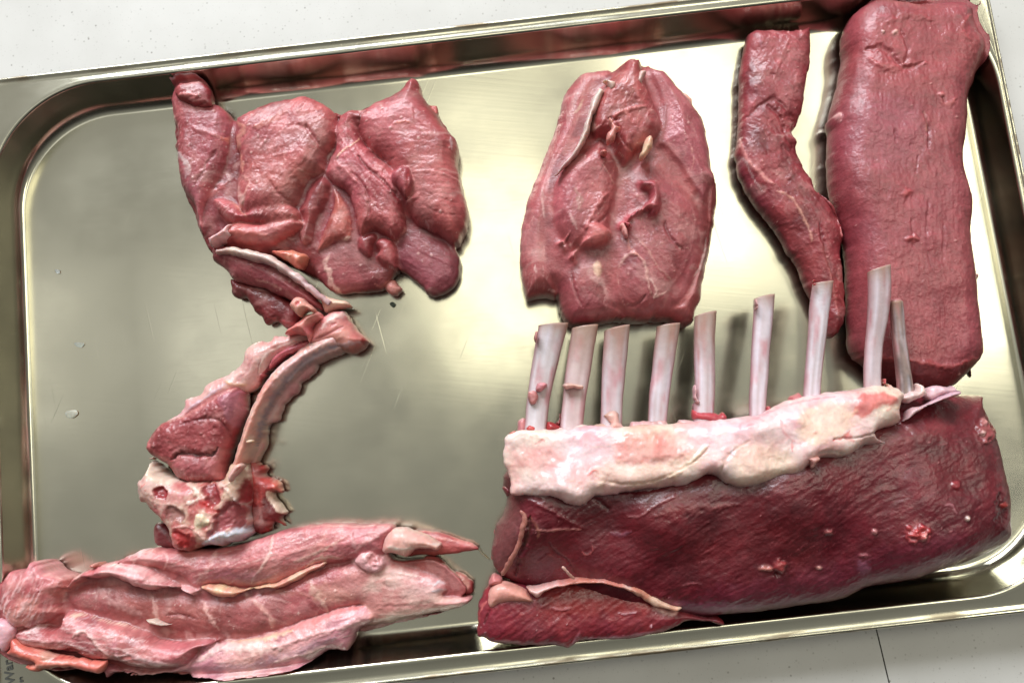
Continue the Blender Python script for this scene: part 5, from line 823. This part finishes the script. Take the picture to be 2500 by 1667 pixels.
# flap at the near left end, hanging to the rim
lobe('flap_muscle', G, Q(8,[(95,960),(130,885),(165,830),(165,785),(205,760),(262,795),(330,815),(450,835),(560,838),(700,800),(830,785),(960,790),(1080,800),(1200,830),(1300,870),(1400,940),(1500,980),(1560,1000),(1640,1030),(1750,1060),(1860,1068),(1905,1108),(1890,1138),(1800,1112),(1700,1100),(1620,1110),(1540,1145),(1420,1190),(1280,1220),(1100,1240),(960,1238),(900,1242),(830,1255),(780,1280),(740,1298),(660,1280),(520,1282),(350,1275),(200,1262),(120,1228),(76,1200),(80,1120),(76,1040)]),
   22, [(200,1000,34),(600,900,36),(900,850,37),(900,1000,35),(1300,920,36),(1000,1180,27),(500,1240,27),(1500,1050,30),(1800,1090,25)], 10, Rb=6, zb=8, rag=1.4, col=(148,46,54), col2=(124,38,52), mat=M_DARK, cr=.3, fib=30, fa=.45, fs=1.1, und=.9, wisps=(60,30,40,2,(176,80,76),.35,.3), specks=(6,(230,180,180),.6),
   strokes=[S(8,[(460,880),(560,850),(700,825),(830,800),(960,805),(1080,815),(1180,850),(1260,890),(1340,940),(1420,975),(1540,1010)],32,(230,180,166),.9,1.5), S(8,[(1250,880),(1350,940),(1450,985),(1550,1010)],14,(206,150,100),.8,.6), S(8,[(540,1010),(620,960),(700,910)],20,(214,130,130),.85,.9), S(8,[(630,1010),(700,1025),(780,1010)],16,(226,150,156),.9,.8), S(8,[(860,990),(900,1025)],10,(206,110,110),.8,.6),
            S(8,[(1110,1045),(1170,1055),(1250,1040)],12,(236,190,200),.9,.7), S(8,[(1360,1125),(1370,1165)],12,(240,180,190),.9,.7), S(8,[(500,960),(560,900),(700,860),(760,840)],22,(196,96,84),.6,.4), S(8,[(170,1000),(160,1060),(130,1130)],24,(90,20,26),.7,-1.8), S(8,[(100,1040),(120,990),(150,960)],26,(226,120,116),.8,.9), S(8,[(80,1200),(90,1120),(90,1040)],26,(190,84,84),.6,.3),
            S(8,[(780,1275),(830,1200),(860,1190)],18,(190,120,136),.7,.5), S(8,[(900,1235),(1100,1225),(1250,1205),(1400,1180)],16,(206,130,146),.7,.4), S(8,[(200,1250),(400,1262)],18,(206,150,150),.6,.4), S(8,[(1580,1020),(1700,1060),(1850,1100)],22,(190,120,130),.5,.4), S(8,[(130,1190),(150,1200)],16,(216,170,180),.6,.3)],
   patches=[Pt(8,[(1390,1000),(1560,1000),(1545,1060),(1480,1060),(1400,1025)],(232,170,160),.85,4,.4), Pt(8,[(560,900),(800,850),(1100,850),(1300,930),(1400,1020),(1100,1050),(700,1060)],(160,50,42),.5,20)])
lobe('fat_patch', G, Q(8,[(155,960),(165,880),(200,830),(260,808),(330,820),(420,860),(475,910),(498,955),(420,965),(330,962),(250,975),(180,1005)]), 27, 34, 5, zb=22, rag=1, col=(240,178,162), col2=(236,160,148), mat=M_FAT, cr=.2, und=.8)
lobe('fat_knob', G, Q(8,[(162,830),(175,770),(215,750),(262,775),(265,810),(220,835),(185,840)]), 26, 33, 4, zb=16, rag=2, col=(230,140,140), mat=M_FAT, cr=.9, cs=3)
lobe('fat_seam', G, Q(8,[(440,850),(470,900),(520,930),(600,880),(700,850),(830,825),(960,825),(1060,835),(1180,880),(1280,930),(1360,985),(1440,1010),(1540,1040),(1590,1010),(1500,975),(1400,930),(1300,868),(1200,828),(1080,800),(960,785),(830,782),(700,798),(560,832)]), 31, [(500,0,40),(1440,1430,41),(1300,1430,38),(1620,1480,33)], 3.5, zb=24, rag=1.6, col=(230,184,168), col2=(206,130,112), mott=1.1, mat=M_FAT, cr=.8, cs=3)
strand('sinew', G, Q(8,[(705,705),(735,735),(765,770),(795,795)]), [7,7,7,6], z=[44,43,41,38], col=(232,180,166), n=7, jit=.4)
# ================================================================== crumbs lying in the tray
def crumb(label, pts, h, col, mat=None, k=0, g=None):
    c = Q(k, pts); w = unproject([c.mean(0)], 0)[0]
    o = lobe('meat_crumb', None, c, h*.35, h, max(h*.6,.5), zb=0.02, rag=.5, col=col, mat=mat or M_FAT, cr=.05, und=.1, fine=.03, step=.3, nocorr=True)
    # origin at its own foot
    me = o.data; n = len(me.vertices); a = np.zeros(n*3); me.vertices.foreach_get('co', a); a = a.reshape(-1,3); off = np.array([w[0],w[1],0])*MM; me.vertices.foreach_set('co', (a-off).ravel()); o.location = off
    tag(o, label, 'meat crumb', g)
crumb('tiny pale fat crumb near the left wall, lower of the two', [(163,1005),(186,1001),(190,1012),(176,1021),(164,1016)], .8, (206,204,184))
crumb('tiny pale flat crumb near the left wall, upper of the two', [(182,838),(206,838),(200,848),(190,847)], .6, (190,190,176))
crumb('small round pale crumb in the upper left part of the floor', [(136,658),(147,660),(146,668),(138,667)], .5, (196,196,182))
crumb('tiny dark green crumb below the upper left cut', [(952,741),(960,738),(967,744),(961,751),(955,748)], .8, (40,60,36))
